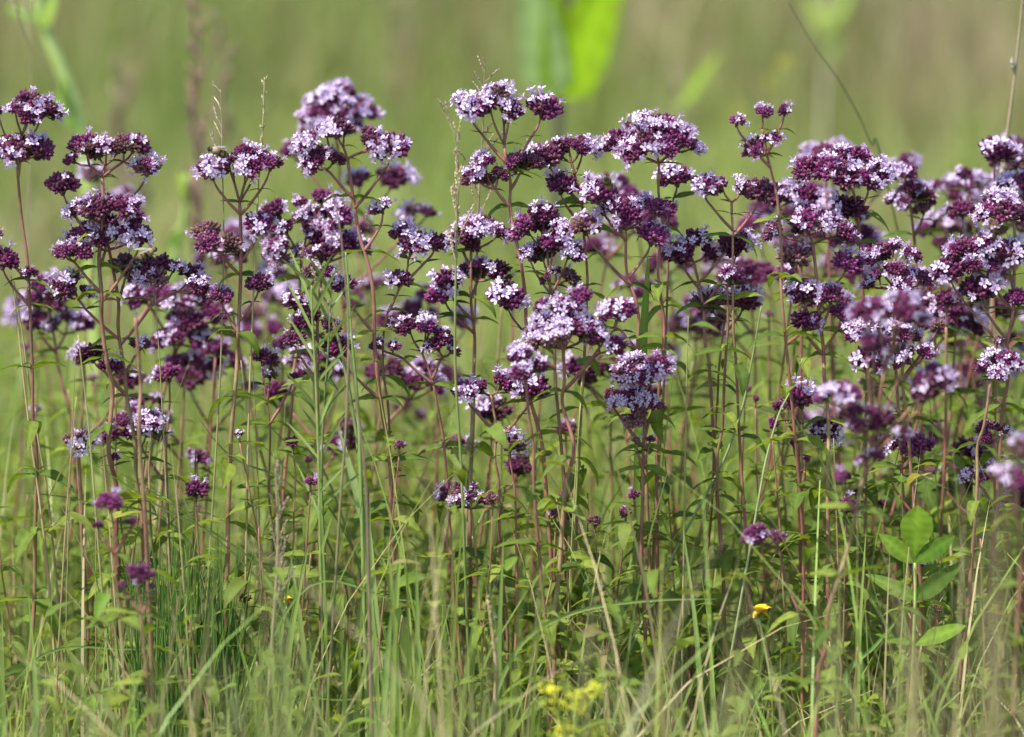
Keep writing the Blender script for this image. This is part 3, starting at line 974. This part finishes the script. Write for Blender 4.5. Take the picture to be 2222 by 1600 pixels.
def culm(label, Y, pts, col, rad=.0007, panicle=None, pc=TAN, group=None, blades_=(), name='grass_stalk', col2=None, seed=0, pspread=.3, pn=16, plen=.02, sl=.0035, sr=.0007):
    """a single grass stalk: pts pixel path top-down; panicle = index fraction of the path that carries spikelets"""
    r = random.Random(seed + len(label))
    P = [at(x, y, Y) for x, y in pts]
    last = P[-1]
    if last.z > .004:
        dx = (P[-1].x - P[-2].x) / max(.02, P[-2].z - P[-1].z) * last.z
        P.append(Vector((last.x + max(-.08, min(.08, dx)), Y + r.uniform(-.02, .02), -.012)))
    base = Vector((P[-1].x, P[-1].y, 0))
    root = thing(name, label, 'grass', base, group)
    path = [p - base for p in smooth_path(P, 8)]
    N = len(path)
    mb = MB()
    c2 = col2 or col
    tube(mb, path, [rad * (.45 + .75 * i / N) for i in range(N)], [jit(lerp(col, c2, i / N), .06, r) for i in range(N)], 5)
    obj('culm', mb.mesh('culm', M_STRAW), root)
    if panicle:
        mb = MB()
        Lp = [(path[i], path[min(i + 1, N - 1)]) for i in range(N)]
        tot = sum((b - a).length for a, b in Lp)
        for k in range(pn):
            q = panicle * (k + r.random() * .6) / pn
            acc = 0
            for a, b in Lp:
                l = (b - a).length
                if acc + l >= q * tot: break
                acc += l
            p = a.lerp(b, .5)
            ax = (a - b).normalized() if l > 1e-6 else Vector((0, 0, 1))
            az = r.uniform(0, 6.28)
            u, w = frame(ax)
            d = (ax + (u * math.cos(az) + w * math.sin(az)) * pspread * r.uniform(.4, 1.3)).normalized()
            ln = plen * (.25 + .75 * q / panicle) * r.uniform(.6, 1.2)
            tube(mb, [p, p + d * ln * .5 + Vector((0, 0, -.0004)), p + d * ln], [rad * .4, rad * .35, rad * .25], pc, 3, cap=False)
            m = max(2, int(ln / .0028))
            for j in range(m):
                t = .3 + .7 * (j + .5) / m
                dd = (d + Vector((r.uniform(-.5, .5), r.uniform(-.5, .5), r.uniform(-.3, .5))) * .7).normalized()
                spikelet(mb, p + d * ln * t, dd, sl * r.uniform(.8, 1.2), sr * r.uniform(.8, 1.3), jit(pc, .25, r))
        obj('panicle', mb.mesh('panicle', M_STRAW, smooth=False), root)['kind'] = 'stuff'
    for (bx, by, tx, ty, w) in blades_:
        a, b = at(bx, by, Y) - base, at(tx, ty, Y) - base
        obj('leaf_blade', blade_mesh(a, b, w, col, r), root)
    return root


def blade_mesh(a, b, w, col, r, sag=.12, n=10, facing=None):
    mb = MB()
    d = b - a
    L = d.length
    side = Vector((d.z, 0, -d.x)).normalized()
    side = (side + Vector((0, r.uniform(-.6, .6), 0))).normalized() if facing is None else facing
    vs, fs, cs = [], [], []
    for i in range(n + 1):
        t = i / n
        p = a.lerp(b, t) + Vector((0, 0, -sag * L * t * (1 - t) * (-1)))
        ww = w * .5 * min(1, (1 - t) * 2.2) ** .7 * (.7 + .3 * min(1, t * 5)) + 1e-5
        keel = Vector((0, .25 * ww, -.25 * ww))
        vs += [p - side * ww, p + keel, p + side * ww]
        c = jit(col, .06, r)
        cs += [c, tuple(x * 1.15 for x in c), c]
    for i in range(n):
        q = i * 3
        fs += [(q, q + 1, q + 4, q + 3), (q + 1, q + 2, q + 5, q + 4)]
    mb.add(vs, fs, cs)
    return mb.mesh('leaf_blade', M_GRASS)


def blade(label, Y, pts, w, col, group=None, name='grass_sprig', seed=0):
    """one free grass leaf, pts bottom to top in pixels; runs on down to the ground"""
    r = random.Random(seed + 5)
    P = [at(x, y, Y) for x, y in pts]
    P = P[::-1]
    last = P[-1]
    if last.z > .004:
        dx = (P[-1].x - P[-2].x) / max(.02, abs(P[-2].z - P[-1].z)) * last.z * .5
        P.append(Vector((last.x + max(-.06, min(.06, dx)), Y, -.012)))
    base = Vector((P[-1].x, Y, 0))
    path = smooth_path(P, 7)[::-1]
    n = len(path)
    mb = MB()
    vs, fs, cs = [], [], []
    tw = r.uniform(-.8, .8)
    for i, p in enumerate(path):
        t = i / (n - 1)
        d = path[min(i + 1, n - 1)] - path[max(i - 1, 0)]
        s = Vector((d.z, 0, -d.x)).normalized()
        a = tw * (t - .5)
        s = s * math.cos(a) + Vector((0, 1, 0)) * math.sin(a)
        ww = w * .5 * min(1, (1 - t) * 1.8) ** .65 * (.75 + .25 * min(1, t * 4)) + 1e-5
        k = Vector((0, .35 * ww, 0))
        c = jit(col, .05, r)
        vs += [p - base - s * ww, p - base + k, p - base + s * ww]
        cs += [c, tuple(x * 1.2 for x in c), c]
    for i in range(n - 1):
        q = i * 3
        fs += [(q, q + 1, q + 4, q + 3), (q + 1, q + 2, q + 5, q + 4)]
    mb.add(vs, fs, cs)
    o = obj(name, mb.mesh(name, M_GRASS))
    o.location = base
    tag(o, label, 'grass', group)
    return o


culm('pale green grass stalk with a tan feathery panicle crossing the open gap', -.04, [(958, 228), (985, 290), (995, 380), (992, 460), (989, 600), (988, 800), (1000, 1000), (1010, 1250)], (.36, .33, .15), .0009,
     panicle=.24, pc=(.45, .36, .22), col2=G_GREEN, pn=22, plen=.028, pspread=.32, seed=2)
culm('airy pinkish grass panicle behind the highest round head', .06, [(1052, 138), (1050, 200), (1048, 280), (1040, 420), (1030, 700)], TAN, .0006, panicle=.22, pc=(.38, .26, .2), pn=20, plen=.035, pspread=.9, sl=.0028, sr=.0006, seed=3)
culm('bleached grass stalk with sparse awned spikelets above the bee', .0, [(478, 195), (481, 260), (482, 330), (485, 520), (480, 760), (470, 960), (455, 1200)], STRAW, .0006, panicle=.12, pc=(.5, .45, .28), pn=6, plen=.018, pspread=.6, sl=.005, sr=.0006, seed=4)
culm('straight straw stalk with a thin seed spike beside the bee head', .0, [(574, 168), (572, 230), (569, 300), (560, 420), (550, 640), (540, 900), (535, 1150)], STRAW, .0007, panicle=.13, pc=(.45, .38, .2), pn=12, plen=.006, pspread=.3, seed=5)
culm('blurred reddish brown grass plume behind the three-part head', .75, [(425, -40), (432, 60), (428, 180), (432, 330), (436, 500)], (.33, .21, .15), .0012, panicle=.55, pc=(.33, .21, .15), pn=30, plen=.045, pspread=.5, sl=.008, sr=.0016, seed=6)
culm('second blurred pinkish grass plume beside the reddish one', 1.1, [(480, 60), (478, 180), (470, 330), (468, 500)], (.3, .22, .15), .0013, panicle=.4, pc=(.32, .22, .16), pn=18, plen=.05, pspread=.7, sl=.008, sr=.0015, seed=7)
culm('faint blurred brown grass plume near the thick green stalk', 1.4, [(262, 150), (258, 260), (256, 420)], (.3, .2, .14), .0015, panicle=.6, pc=(.33, .22, .16), pn=22, plen=.06, pspread=.6, sl=.009, sr=.002, seed=8)
culm('very thin grass stalk with three spikelets at the upper corner', .35, [(64, -30), (67, 60), (68, 190), (66, 330), (60, 600)], (.34, .27, .17), .0007, panicle=.1, pc=(.42, .34, .24), pn=7, plen=.05, pspread=.7, seed=9)
culm('single dark green rush stem slanting across the empty background', .22, [(1708, 0), (1760, 90), (1830, 190), (1890, 310), (1930, 420)], (.12, .15, .05), .00065, seed=10)
culm('tan stalk slanting up the frame edge with one pale spikelet', .18, [(2222, -30), (2207, 120), (2190, 260), (2172, 380), (2160, 560)], (.40, .32, .2), .0014, panicle=.3, pc=(.5, .42, .34), pn=3, plen=.014, pspread=1.0, sl=.007, sr=.0018, seed=11)
culm('tan dry stem in soft focus hanging before the flat-topped head', -.1, [(700, 358), (718, 410), (735, 480), (746, 570), (756, 700), (752, 900), (735, 1150)], (.31, .22, .15), .0008, col2=(.27, .24, .12), seed=12)
culm('pale green rush with a tan seed spike through the soft lilac heads', -.03, [(680, 588), (700, 640), (720, 690), (738, 750), (758, 850), (776, 960), (786, 1100), (800, 1300)], (.33, .30, .15), .0013, panicle=.13, pc=(.42, .31, .23), pn=14, plen=.006, pspread=.25, col2=(.26, .36, .1), seed=13)
culm('bright green upright rush beside the crossing grass stems', -.04, [(750, 548), (756, 620), (764, 740), (775, 860), (782, 1000), (790, 1300)], (.3, .42, .12), .0012, seed=14)
culm('soft brown dead stem standing before the leaning oregano', -.14, [(758, 760), (772, 860), (786, 960), (796, 1080), (800, 1250)], (.25, .18, .11), .0011, seed=15)
culm('pair of straw stalks beside the frame-edge oregano, the one with a bend', .0, [(24, 600), (38, 700), (52, 830), (68, 960), (85, 1080), (105, 1250), (120, 1450)], STRAW, .0009, seed=16)
culm('pair of straw stalks beside the frame-edge oregano, the straighter one', .01, [(30, 610), (48, 720), (66, 850), (84, 960), (104, 1080), (124, 1280), (140, 1500)], (.44, .36, .15), .0008, seed=17)
culm('golden straw stalk leaning in the leafy base under the magenta bud', -.03, [(1215, 1180), (1197, 1260), (1170, 1380), (1142, 1520), (1130, 1620)], (.5, .34, .13), .0009, seed=18)
culm('thick soft tan stalk rising from the bottom edge', -.14, [(1058, 1300), (1072, 1400), (1077, 1480), (1068, 1620)], (.42, .35, .17), .0018, panicle=.25, pc=(.45, .36, .2), pn=14, plen=.008, seed=19)
culm('pale green rush with bent tip beside the button head stem', -.02, [(1742, 778), (1720, 840), (1690, 900), (1662, 1000), (1640, 1120)], (.36, .44, .2), .0008, seed=20)
culm('long slanting green rush crossing behind the button head stem', .0, [(1652, 665), (1632, 780), (1612, 880), (1570, 1000), (1500, 1130), (1450, 1230)], (.33, .4, .17), .0010, seed=21)
culm('yellow-green rush standing by the wide low dome', .0, [(1262, 830), (1256, 930), (1252, 1050), (1240, 1250), (1232, 1500)], (.32, .4, .1), .0009, seed=22)
culm('tall dead brown stalk blurring along the frame edge', -1.0, [(2185, 960), (2178, 1150), (2170, 1300), (2165, 1500)], (.30, .23, .12), .002, seed=23)
culm('soft brown dead stalk low by the big trefoil leaf', -.55, [(1985, 1330), (1988, 1440), (1990, 1560)], (.27, .2, .1), .0016, seed=24)
culm('short yellow straw stub beside the yellow trefoil flower', .0, [(1682, 1318), (1676, 1420), (1668, 1540)], (.5, .42, .18), .0014, seed=25)
culm('frosted green grass with a drooping airy panicle below the soft mass', -.12, [(598, 1010), (603, 1140), (600, 1260), (590, 1400)], (.33, .3, .16), .0012, panicle=.4, pc=(.42, .33, .22), pn=18, plen=.03, pspread=.35, seed=26)
# thin dark rushes fanning across the lower corner
for k, (a, b, c) in enumerate([((170, 985), (330, 1090), (600, 1275)), ((215, 1000), (420, 1130), (610, 1330)), ((0, 1066), (190, 1090), (420, 1190)), ((290, 1030), (470, 1160), (640, 1310)),
                               ((425, 900), (500, 990), (690, 1130)), ((545, 940), (640, 1040), (760, 1180)), ((560, 900), (620, 960), (720, 1060))]):
    blade('thin dark green rush leaf arching over from near the %s' % near(c[0]), -.02 + .012 * k, [c, b, a], .0013, (.14, .20, .05), 'arching rush leaves', seed=200 + k)
for k, (a, b) in enumerate([((545, 1400), (60, 1445)), ((1085, 1330), (640, 1300)), ((890, 1520), (600, 1545)), ((560, 1460), (170, 1530))]):
    blade('fine green grass leaf lying almost level over the leafy base', -.06 - .01 * k, [b, ((a[0] + b[0]) / 2, (a[1] + b[1]) / 2 - 14), a], .0016, (.2, .3, .08), 'level grass leaves', seed=230 + k)
blade('wide blue-green grass leaf standing behind the wide low dome', .02, [(1388, 1000), (1392, 860), (1394, 760), (1402, 640), (1408, 540)], .0075, (.22, .32, .06), seed=31)
blade('pale green grass leaf falling aside from the crossing stems', -.03, [(800, 1200), (780, 1090), (755, 1000), (735, 930)], .006, (.36, .46, .17), seed=32)
blade('broad yellow-green grass leaf leaning in the lower tangle', -.05, [(925, 1620), (905, 1520), (880, 1400), (850, 1280), (830, 1210)], .0085, (.29, .39, .09), seed=33)
blade('upright yellow-green grass leaf beside the broad leaning one', -.06, [(815, 1620), (812, 1480), (806, 1340), (802, 1230)], .0062, (.28, .40, .1), seed=34)
blade('nearly level soft green grass leaf under the slanting golden straw', -.10, [(1060, 1560), (1130, 1400), (1230, 1336), (1330, 1312), (1440, 1302), (1560, 1300)], .0028, (.30, .38, .11), seed=35)
blade('stiff green grass leaf by the trefoil stalk foot', -.05, [(1850, 1600), (1835, 1470), (1900, 1400), (1960, 1330)], .004, (.25, .37, .11), seed=36)
blade('pale flat grass leaf at the bottom behind the soft buds', -.03, [(190, 1610), (215, 1540), (245, 1490), (268, 1460)], .006, (.36, .42, .2), seed=37)
blade('dull straw-coloured blade slanting to the bottom edge', -.06, [(262, 1600), (220, 1520), (180, 1450), (140, 1400)], .004, (.38, .36, .18), seed=38)
rb = random.Random(5)
for k in range(34):
    px = rb.choice((rb.uniform(540, 1080), rb.uniform(0, 2222)))
    Y = rb.uniform(-.12, .05)
    top = rb.uniform(1120, 1420)
    lean = rb.uniform(-60, 60)
    blade('%s upright green grass leaf %s under the %s' % ('tall' if top < 1270 else 'short', 'leaning' if abs(lean) > 30 else 'standing', near(px)), Y, [(px, 1620), (px + lean * .3, (1620 + top) / 2), (px + lean, top)], rb.uniform(.002, .0048), jit((.25, .36, .085), .25, rb), 'upright grass leaves', seed=260 + k)
for k in range(22):
    px, Y, top = rb.uniform(0, 2222), rb.uniform(-.06, .25), rb.uniform(620, 1150)
    lean = rb.uniform(-50, 50)
    culm('thin %s grass stalk rising by the %s' % ('tall' if top < 880 else 'low', near(px)), Y, [(px + lean, top), (px + lean * .5, top + 200), (px, top + 480)], jit(lerp(STRAW, G_GREEN, rb.choice((0, .2, .9))), .2, rb), rb.uniform(.0005, .0008), group='thin straw stalks', seed=400 + k)
# soft grass standing well in front, low in the picture
for k, (px, top, Y) in enumerate([(585, 1230, -1.15), (650, 1380, -1.3), (1445, 1330, -1.2), (1600, 1330, -1.25), (2060, 1400, -1.3), (985, 1420, -1.25), (2130, 1130, -1.2), (1960, 1330, -1.35), (470, 1480, -1.2), (1330, 1500, -1.3)]):
    culm('thick soft tan grass stem low in front of the %s' % near(px), Y, [(px, top), (px + 10, top + 150), (px + 4, top + 420)], (.34, .30, .14), .0013, panicle=.5, pc=(.40, .32, .18), pn=22, plen=.016, pspread=.4, group='soft stalks in front', seed=440 + k)

# the dense fine rush tuft
def tuft(label, px, py, Y, n, spread, hlo, hhi, col, seed):
    r = random.Random(seed)
    b = at(px, py, Y); base = Vector((b.x, Y, 0))
    root = thing('rush_tuft', label, 'grass', base)
    kinds = []
    for k in range(8):
        mb = MB()
        ln = r.uniform(.9, 1.0)
        bend = r.uniform(-.12, .12)
        c = jit(col, .3, r)
        tube(mb, [(bend * t * t, 0, t * ln) for t in (0, .25, .5, .75, 1)], [.0042, .0042, .0038, .003, .0012], [tuple(x * .8 for x in c), c, c, c, tuple(x * 1.15 for x in c)], 4, cap=False)
        kinds.append(mb.mesh('rush_leaf', M_GRASS))
    for k in range(n):
        h = r.uniform(hlo, hhi)
        o = obj('rush_leaf', kinds[k % 8], root, TRS(Vector((r.gauss(0, spread), r.gauss(0, spread * .5), -.01)), Matrix.Rotation(r.gauss(0, .06), 4, 'Y') @ Matrix.Rotation(r.uniform(0, 6.28), 4, 'Z'), (.2, .2, h)))
    return root


tuft('dense tuft of fine dark green rush leaves at the foot of the red stem', 425, 1300, -.05, 230, .019, .10, .20, (.16, .27, .055), 3)
tuft('looser tuft of fine green rush leaves in soft focus near the corner', 560, 1400, -.12, 60, .014, .07, .13, (.2, .3, .08), 4)


# narrow-leaved blue-green plant
def narrow_plant(label, Y, pts, n, col, seed):
    r = random.Random(seed)
    P = [at(x, y, Y) for x, y in pts]
    last = P[-1]
    P.append(Vector((last.x, Y, -.012)))
    base = Vector((last.x, Y, 0))
    root = thing('narrow_leaved_plant', label, 'plant', base)
    path = [p - base for p in smooth_path(P, 8)]
    mb = MB()
    tube(mb, path, [.0006 + .0005 * i / len(path) for i in range(len(path))], col, 6)
    obj('stem', mb.mesh('stem', M_STEM), root)
    for k in range(n):
        i = int((len(path) - 12) * k / n)
        p = path[i]
        s = 1 if k % 2 else -1
        L = r.uniform(.022, .042)
        d = Vector((s * r.uniform(.25, .9), r.uniform(-.5, .5), r.uniform(.5, 1.0))).normalized() * L
        obj('leaf', blade_mesh(p, p + d, .0019, jit(col, .15, r), r, sag=.12), root)
    return root


narrow_plant('blue-green plant with narrow needle leaves where the grass stems cross', -.05, [(676, 620), (678, 700), (684, 800), (690, 950), (694, 1150), (700, 1400)], 14, (.22, .29, .08), 8)
narrow_plant('slim dark green plant with needle leaves beside the narrow-leaved one', -.03, [(718, 640), (712, 760), (702, 900), (698, 1050), (706, 1300)], 12, (.18, .25, .07), 9)


# the large compound leaf with three leaflets on top
def compound_leaf():
    Y = -.06
    base = at(1985, 1700, Y); base.z = 0
    root = thing('compound_leaf', 'large bright green leaf with three rounded top leaflets on its own stalk', 'leaf plant', base)
    P = [at(1985, 1222, Y), at(1986, 1300, Y), at(1982, 1400, Y), at(1978, 1560, Y), Vector((base.x, Y, -.01))]
    mb = MB()
    tube(mb, [p - base for p in smooth_path(P, 6)], .0011, (.33, .42, .12), 6)
    obj('leaf_stalk', mb.mesh('leaf_stalk', M_STEM), root)
    big = leaf_mesh('leaflet', 1, .62, .10, .12, 0, (.15, .28, .022), n=14, wav=.03, seed=90, peak=1.35, tip=8)
    nar = leaf_mesh('leaflet', 1, .40, .12, .10, .1, (.15, .275, .025), n=12, wav=.03, seed=91, peak=1.0)
    low = leaf_mesh('leaflet', 1, .30, .30, .2, .2, (.17, .26, .045), n=10, wav=.05, seed=92)
    toward = Vector((0, -1, .18))
    n0 = P[0] - base
    for me, tx, ty, tilt in ((big, 1992, 1112, 0), (nar, 1908, 1158, .1), (nar, 2072, 1162, -.1)):
        d = at(tx, ty, Y) - P[0]
        obj('leaflet', me, root, TRS(n0 + Vector((0, 0, .004 if me is big else 0)), xrot(d, up=toward, roll=tilt), (d.length,) * 3))
    n1 = P[1] - base
    for tx, ty, up in ((1880, 1242, Vector((0, -1, .5))), (2094, 1218, Vector((.3, -1, .4)))):
        d = at(tx, ty, Y) - P[1]
        obj('leaflet', low, root, TRS(n1, xrot(d, up=up), (d.length,) * 3))
    n2 = P[2] - base
    for tx, ty, w in ((2095, 1352, 1.0), (1900, 1372, .8)):
        d = at(tx, ty, Y) - P[2]
        obj('leaflet', nar, root, TRS(n2, xrot(d, up=Vector((0, -.7, 1))), (d.length, d.length * w, d.length)))


compound_leaf()


# yellow flowers
M_YEL = plant_mat('yellow_petal', .25, .5, .1, .005, spec=.2, tcol=(1, .9, .4))


def petal_mesh(name, L, wd, c, cup=.5, n=6):
    return leaf_mesh(name, 1, wd, .35, cup, 0, c, n=n, vein=.9, mat=M_YEL, seed=3)


def trefoil(label, px, py, Y, s=1.0, seed=0):
    r = random.Random(seed)
    top = at(px, py, Y)
    base = Vector((top.x + .01, Y, 0))
    root = thing('trefoil_flower', label, 'flower', base)
    mb = MB()
    tube(mb, [p - base for p in smooth_path([top - Vector((0, 0, .004)), top.lerp(base, .4) + Vector((.004, 0, 0)), base - Vector((0, 0, .01))], 6)], .0007, (.2, .27, .07), 5)
    obj('stem', mb.mesh('stem', M_STEM), root)
    std = petal_mesh('petal', 1, .95, (.85, .60, .015), .5)
    keel = petal_mesh('petal', 1, .5, (.82, .50, .012), .7)
    for k in range(4):
        a = -1.9 + k * 1.1 + r.uniform(-.2, .2)
        d = Vector((math.cos(a), math.sin(a) * .8, .35))
        q = top - base
        for me, el, l in ((std, .9, .0085), (keel, .1, .0075), (keel, .3, .007)):
            dd = Vector((d.x + r.uniform(-.25, .25), d.y + r.uniform(-.25, .25), el)).normalized()
            obj('petal', me, root, TRS(q, xrot(dd), (l * s,) * 3))
    for k in range(5):
        a = r.uniform(0, 6.28)
        obj('leaf', LEAVES[k], root, TRS(Vector((0, 0, (top.z) * (.55 + .08 * k))), xrot(Vector((math.cos(a), math.sin(a), .3))), (.013,) * 3))


trefoil('golden yellow trefoil flower low by the straw stub', 1648, 1328, -.09, 1.0, 1)
trefoil('small yellow trefoil flower half hidden under the soft grass panicle', 622, 1302, -.02, .5, 2)


def bedstraw(label, pts, Y, col, seed, foot):
    r = random.Random(seed)
    f = at(*foot, Y)
    base = Vector((f.x, Y, 0))
    root = thing('bedstraw', label, 'flower', base)
    mb = MB()
    cen = at(sum(p[0] for p in pts) / len(pts), max(p[1] for p in pts) + 40, Y)
    tube(mb, [p - base for p in smooth_path([cen, cen.lerp(base, .5), base - Vector((0, 0, .012))], 5)], .0011, (.28, .36, .08), 5)
    for p in pts:
        q = at(p[0], p[1], Y)
        tube(mb, [cen - base, cen.lerp(q, .5) - base + Vector((0, 0, -.002)), q - base], .0006, (.30, .38, .08), 4)
    obj('stem', mb.mesh('stem', M_STEM), root)
    for p in pts:
        q = at(p[0], p[1], Y)
        m2 = MB()
        for k in range(34):
            o = Vector((r.gauss(0, .0032), r.gauss(0, .003), r.gauss(0, .0028)))
            c = jit(col, .15, r)
            for j in range(4):
                a = j * 1.571 + r.uniform(0, .5)
                d = Vector((math.cos(a), math.sin(a) * .8 - .3, .5)).normalized()
                s_ = d.cross(Vector((0, 0, 1))).normalized() * .0007
                m2.add([o, o + d * .001 + s_, o + d * .0021, o + d * .001 - s_], [(0, 1, 2, 3)], [c] * 4)
        t = obj('blossoms', m2.mesh('blossoms', M_YEL, smooth=False), root)
        t.location = q - base
        t['kind'] = 'stuff'
    for k in range(14):
        a = r.uniform(0, 6.28)
        z = cen.z * r.uniform(.5, 1.0)
        obj('leaf', BRACTS[0], root, TRS(Vector(((cen.x - base.x) * z / cen.z, 0, z)), xrot(Vector((math.cos(a), math.sin(a), .3))), (.016, .010, .016)))


bedstraw('soft lime yellow bedstraw cluster at the bottom edge', [(1195, 1500), (1208, 1528), (1260, 1512), (1294, 1496), (1256, 1540), (1236, 1580), (1290, 1590), (1222, 1600)], -.29, (.80, .80, .08), 4, (1245, 1750))
bedstraw('tiny yellow-green bedstraw tip beside the soft yellow cluster', [(1335, 1580)], -.05, (.6, .6, .12), 5, (1335, 1700))
bedstraw('two blurred yellow flower tips in the empty background', [(1700, 140), (1670, 185), (1600, 245)], 1.6, (.62, .58, .05), 6, (1655, 900))


# background plants, far out of focus
def big_plant(label, Y, stem, leaves, lc, sc, rad, wd=.3):
    P = [at(x, y, Y) for x, y in stem]
    last = P[-1]
    dx = (P[-1].x - P[-2].x) / max(.02, P[-2].z - P[-1].z) * last.z * .5
    P.append(Vector((last.x + dx, Y, -.012)))
    base = Vector((P[-1].x, Y, 0))
    root = thing('broad_leaved_plant', label, 'plant', base)
    mb = MB()
    pp = [p - base for p in smooth_path(P, 6)]
    tube(mb, pp, [rad * (.8 + .4 * i / len(pp)) for i in range(len(pp))], sc, 8)
    obj('stem', mb.mesh('stem', M_STEM), root)
    for k, (x0, y0, x1, y1, w, up, curl) in enumerate(leaves):
        a, b = at(x0, y0, Y), at(x1, y1, Y)
        d = b - a
        me = leaf_mesh('leaf', 1, w, .2, curl, 0, jit(lc if k or Y != 1.2 else (.42, .55, .22), .1), n=12, seed=300 + k, peak=.5 if Y == 1.2 else .72)
        obj('leaf', me, root, TRS(a - base + Vector((0, -rad * 1.3, 0)), xrot(d, up=Vector(up)), (d.length,) * 3))
    return root


big_plant('tall blurred plant with cupped lime green leaves on a brown stem', 1.2, [(1236, -120), (1228, 40), (1216, 170), (1210, 300), (1204, 480)],
          [(1198, 212, 1132, -150, .27, (-.2, -1, .4), -.12), (1210, 214, 1378, -150, .34, (-.1, -1, .5), -.12), (1204, 210, 1192, -120, .18, (.3, -1, .25), -.1)],
          (.27, .45, .012), (.10, .08, .062), .0042)
big_plant('thick pale green stalk slanting in the blurred background', .85, [(60, -60), (100, 70), (140, 170), (170, 260), (190, 380), (200, 520)],
          [(140, 165, 118, 265, .35, (-1, -.4, .2), .5), (165, 280, 118, 200, .30, (0, -1, .3), .3), (80, 40, 10, 10, .4, (0, -1, .4), .3), (95, 60, 120, -20, .35, (0, -1, .4), .3)],
          (.26, .40, .08), (.33, .44, .13), .0052)
big_plant('blurred green plant beyond the gap beside the three-part head', .75, [(405, 380), (402, 440), (395, 500), (380, 560)], [(400, 430, 388, 370, .3, (0, -1, .2), .3), (396, 500, 350, 540, .3, (0, -1, .5), .4), (404, 430, 412, 380, .3, (0, -1, .3), .2)], (.26, .40, .06), (.25, .36, .09), .0025)
big_plant('lone blurred grass leaf slanting in the empty background', 1.5, [(1480, 215), (1470, 330), (1462, 480)], [(1478, 230, 1560, 110, .16, (0, -1, .4), .1)], (.28, .42, .06), (.27, .36, .1), .003)
big_plant('blurred light green weed clump in the background corner', 2.2, [(1800, -40), (1795, 90), (1788, 250), (1784, 420)], [(1796, 60, 1850, -30, .3, (0, -1, .4), .3), (1795, 80, 1750, -20, .3, (0, -1, .4), .3), (1792, 130, 1830, 50, .3, (0, -1, .4), .3)], (.33, .44, .10), (.42, .38, .24), .003)
rg = random.Random(21)
for k in range(26):
    px, Y = rg.uniform(-50, 2270), rg.uniform(1.6, 4.5)
    top = rg.uniform(-60, 330)
    tan = rg.random() < .55
    culm('faint blurred %s far behind the %s' % ('tan seed-headed grass' if tan else 'green grass stalk', near(px)), Y, [(px, top), (px + rg.uniform(-15, 15), top + 140), (px + rg.uniform(-25, 25), top + 320)],
         (.34, .27, .15) if tan else (.26, .36, .1), .0016, panicle=.5 if tan else None, pc=jit((.37, .27, .18), .2, rg), pn=14, plen=.04, pspread=.5, sl=.009, sr=.002, group='far seed-headed grasses', seed=500 + k)


# ------------------------------------------------------------------ bees
def bee(label, px, py, Y, heading, seed):
    r = random.Random(seed)
    p = at(px, py, Y)
    root = thing('bee', label, 'bee', p)
    root.rotation_euler = heading
    root.scale = (1.2,) * 3
    mb = MB()
    prof = [(-.0066, .0002, 'k'), (-.0058, .0012, 'k'), (-.0045, .0020, 'o'), (-.0036, .0022, 'k'), (-.0024, .0022, 'o'), (-.0014, .0018, 'k'), (-.0008, .0012, 'k'),
            (-.0002, .0018, 't'), (.0010, .0022, 't'), (.0022, .0021, 't'), (.0031, .0013, 't'), (.0034, .0010, 'k'), (.0040, .0015, 'g'), (.0048, .0014, 'k'), (.0056, .0005, 'k')]
    cm = dict(k=(.03, .026, .02), o=(.22, .15, .07), t=(.34, .27, .15), g=(.2, .17, .1))
    tube(mb, [(x, 0, (-.0004 if x < 0 else 0)) for x, q, c in prof], [q for x, q, c in prof], [cm[c] for x, q, c in prof], 12)
    obj('body', mb.mesh('body', M_FUZZ), root)
    for s in (-1, 1):
        w = leaf_mesh('wing', 1, .38, .05, .05, 0, (.45, .43, .4), n=6, mat=M_WING, seed=8)
        obj('wing', w, root, TRS(Vector((.001, s * .001, .0019)), xrot(Vector((-1, s * .55, .35))), (.0075,) * 3))
        for k in range(3):
            m2 = MB()
            x = .0020 - k * .0012
            tube(m2, [(x, s * .0015, -.0012), (x + .0006 - k * .0008, s * .0038, -.0008), (x + .0008 - k * .0014, s * .0044, -.0034)], [.00028, .00024, .00014], cm['k'], 4)
            obj('leg', m2.mesh('leg', M_FUZZ), root)
    return root


bee('honey bee with pale thorax feeding beside a dark bud', 1320, 398, -.024, (R(0), R(35), R(75)), 1)
bee('brown bee clinging to the shoulder of the three-part head', 472, 329, -.020, (R(0), R(-20), R(200)), 2)
bee('dark bee perched on the lavender bunch of the forked stem', 320, 550, -.016, (R(10), R(-25), R(20)), 3)
print('florets', NFLO[0], 'objects', len(bpy.data.objects), 'tris', sum(len(m.polygons) for m in bpy.data.meshes))
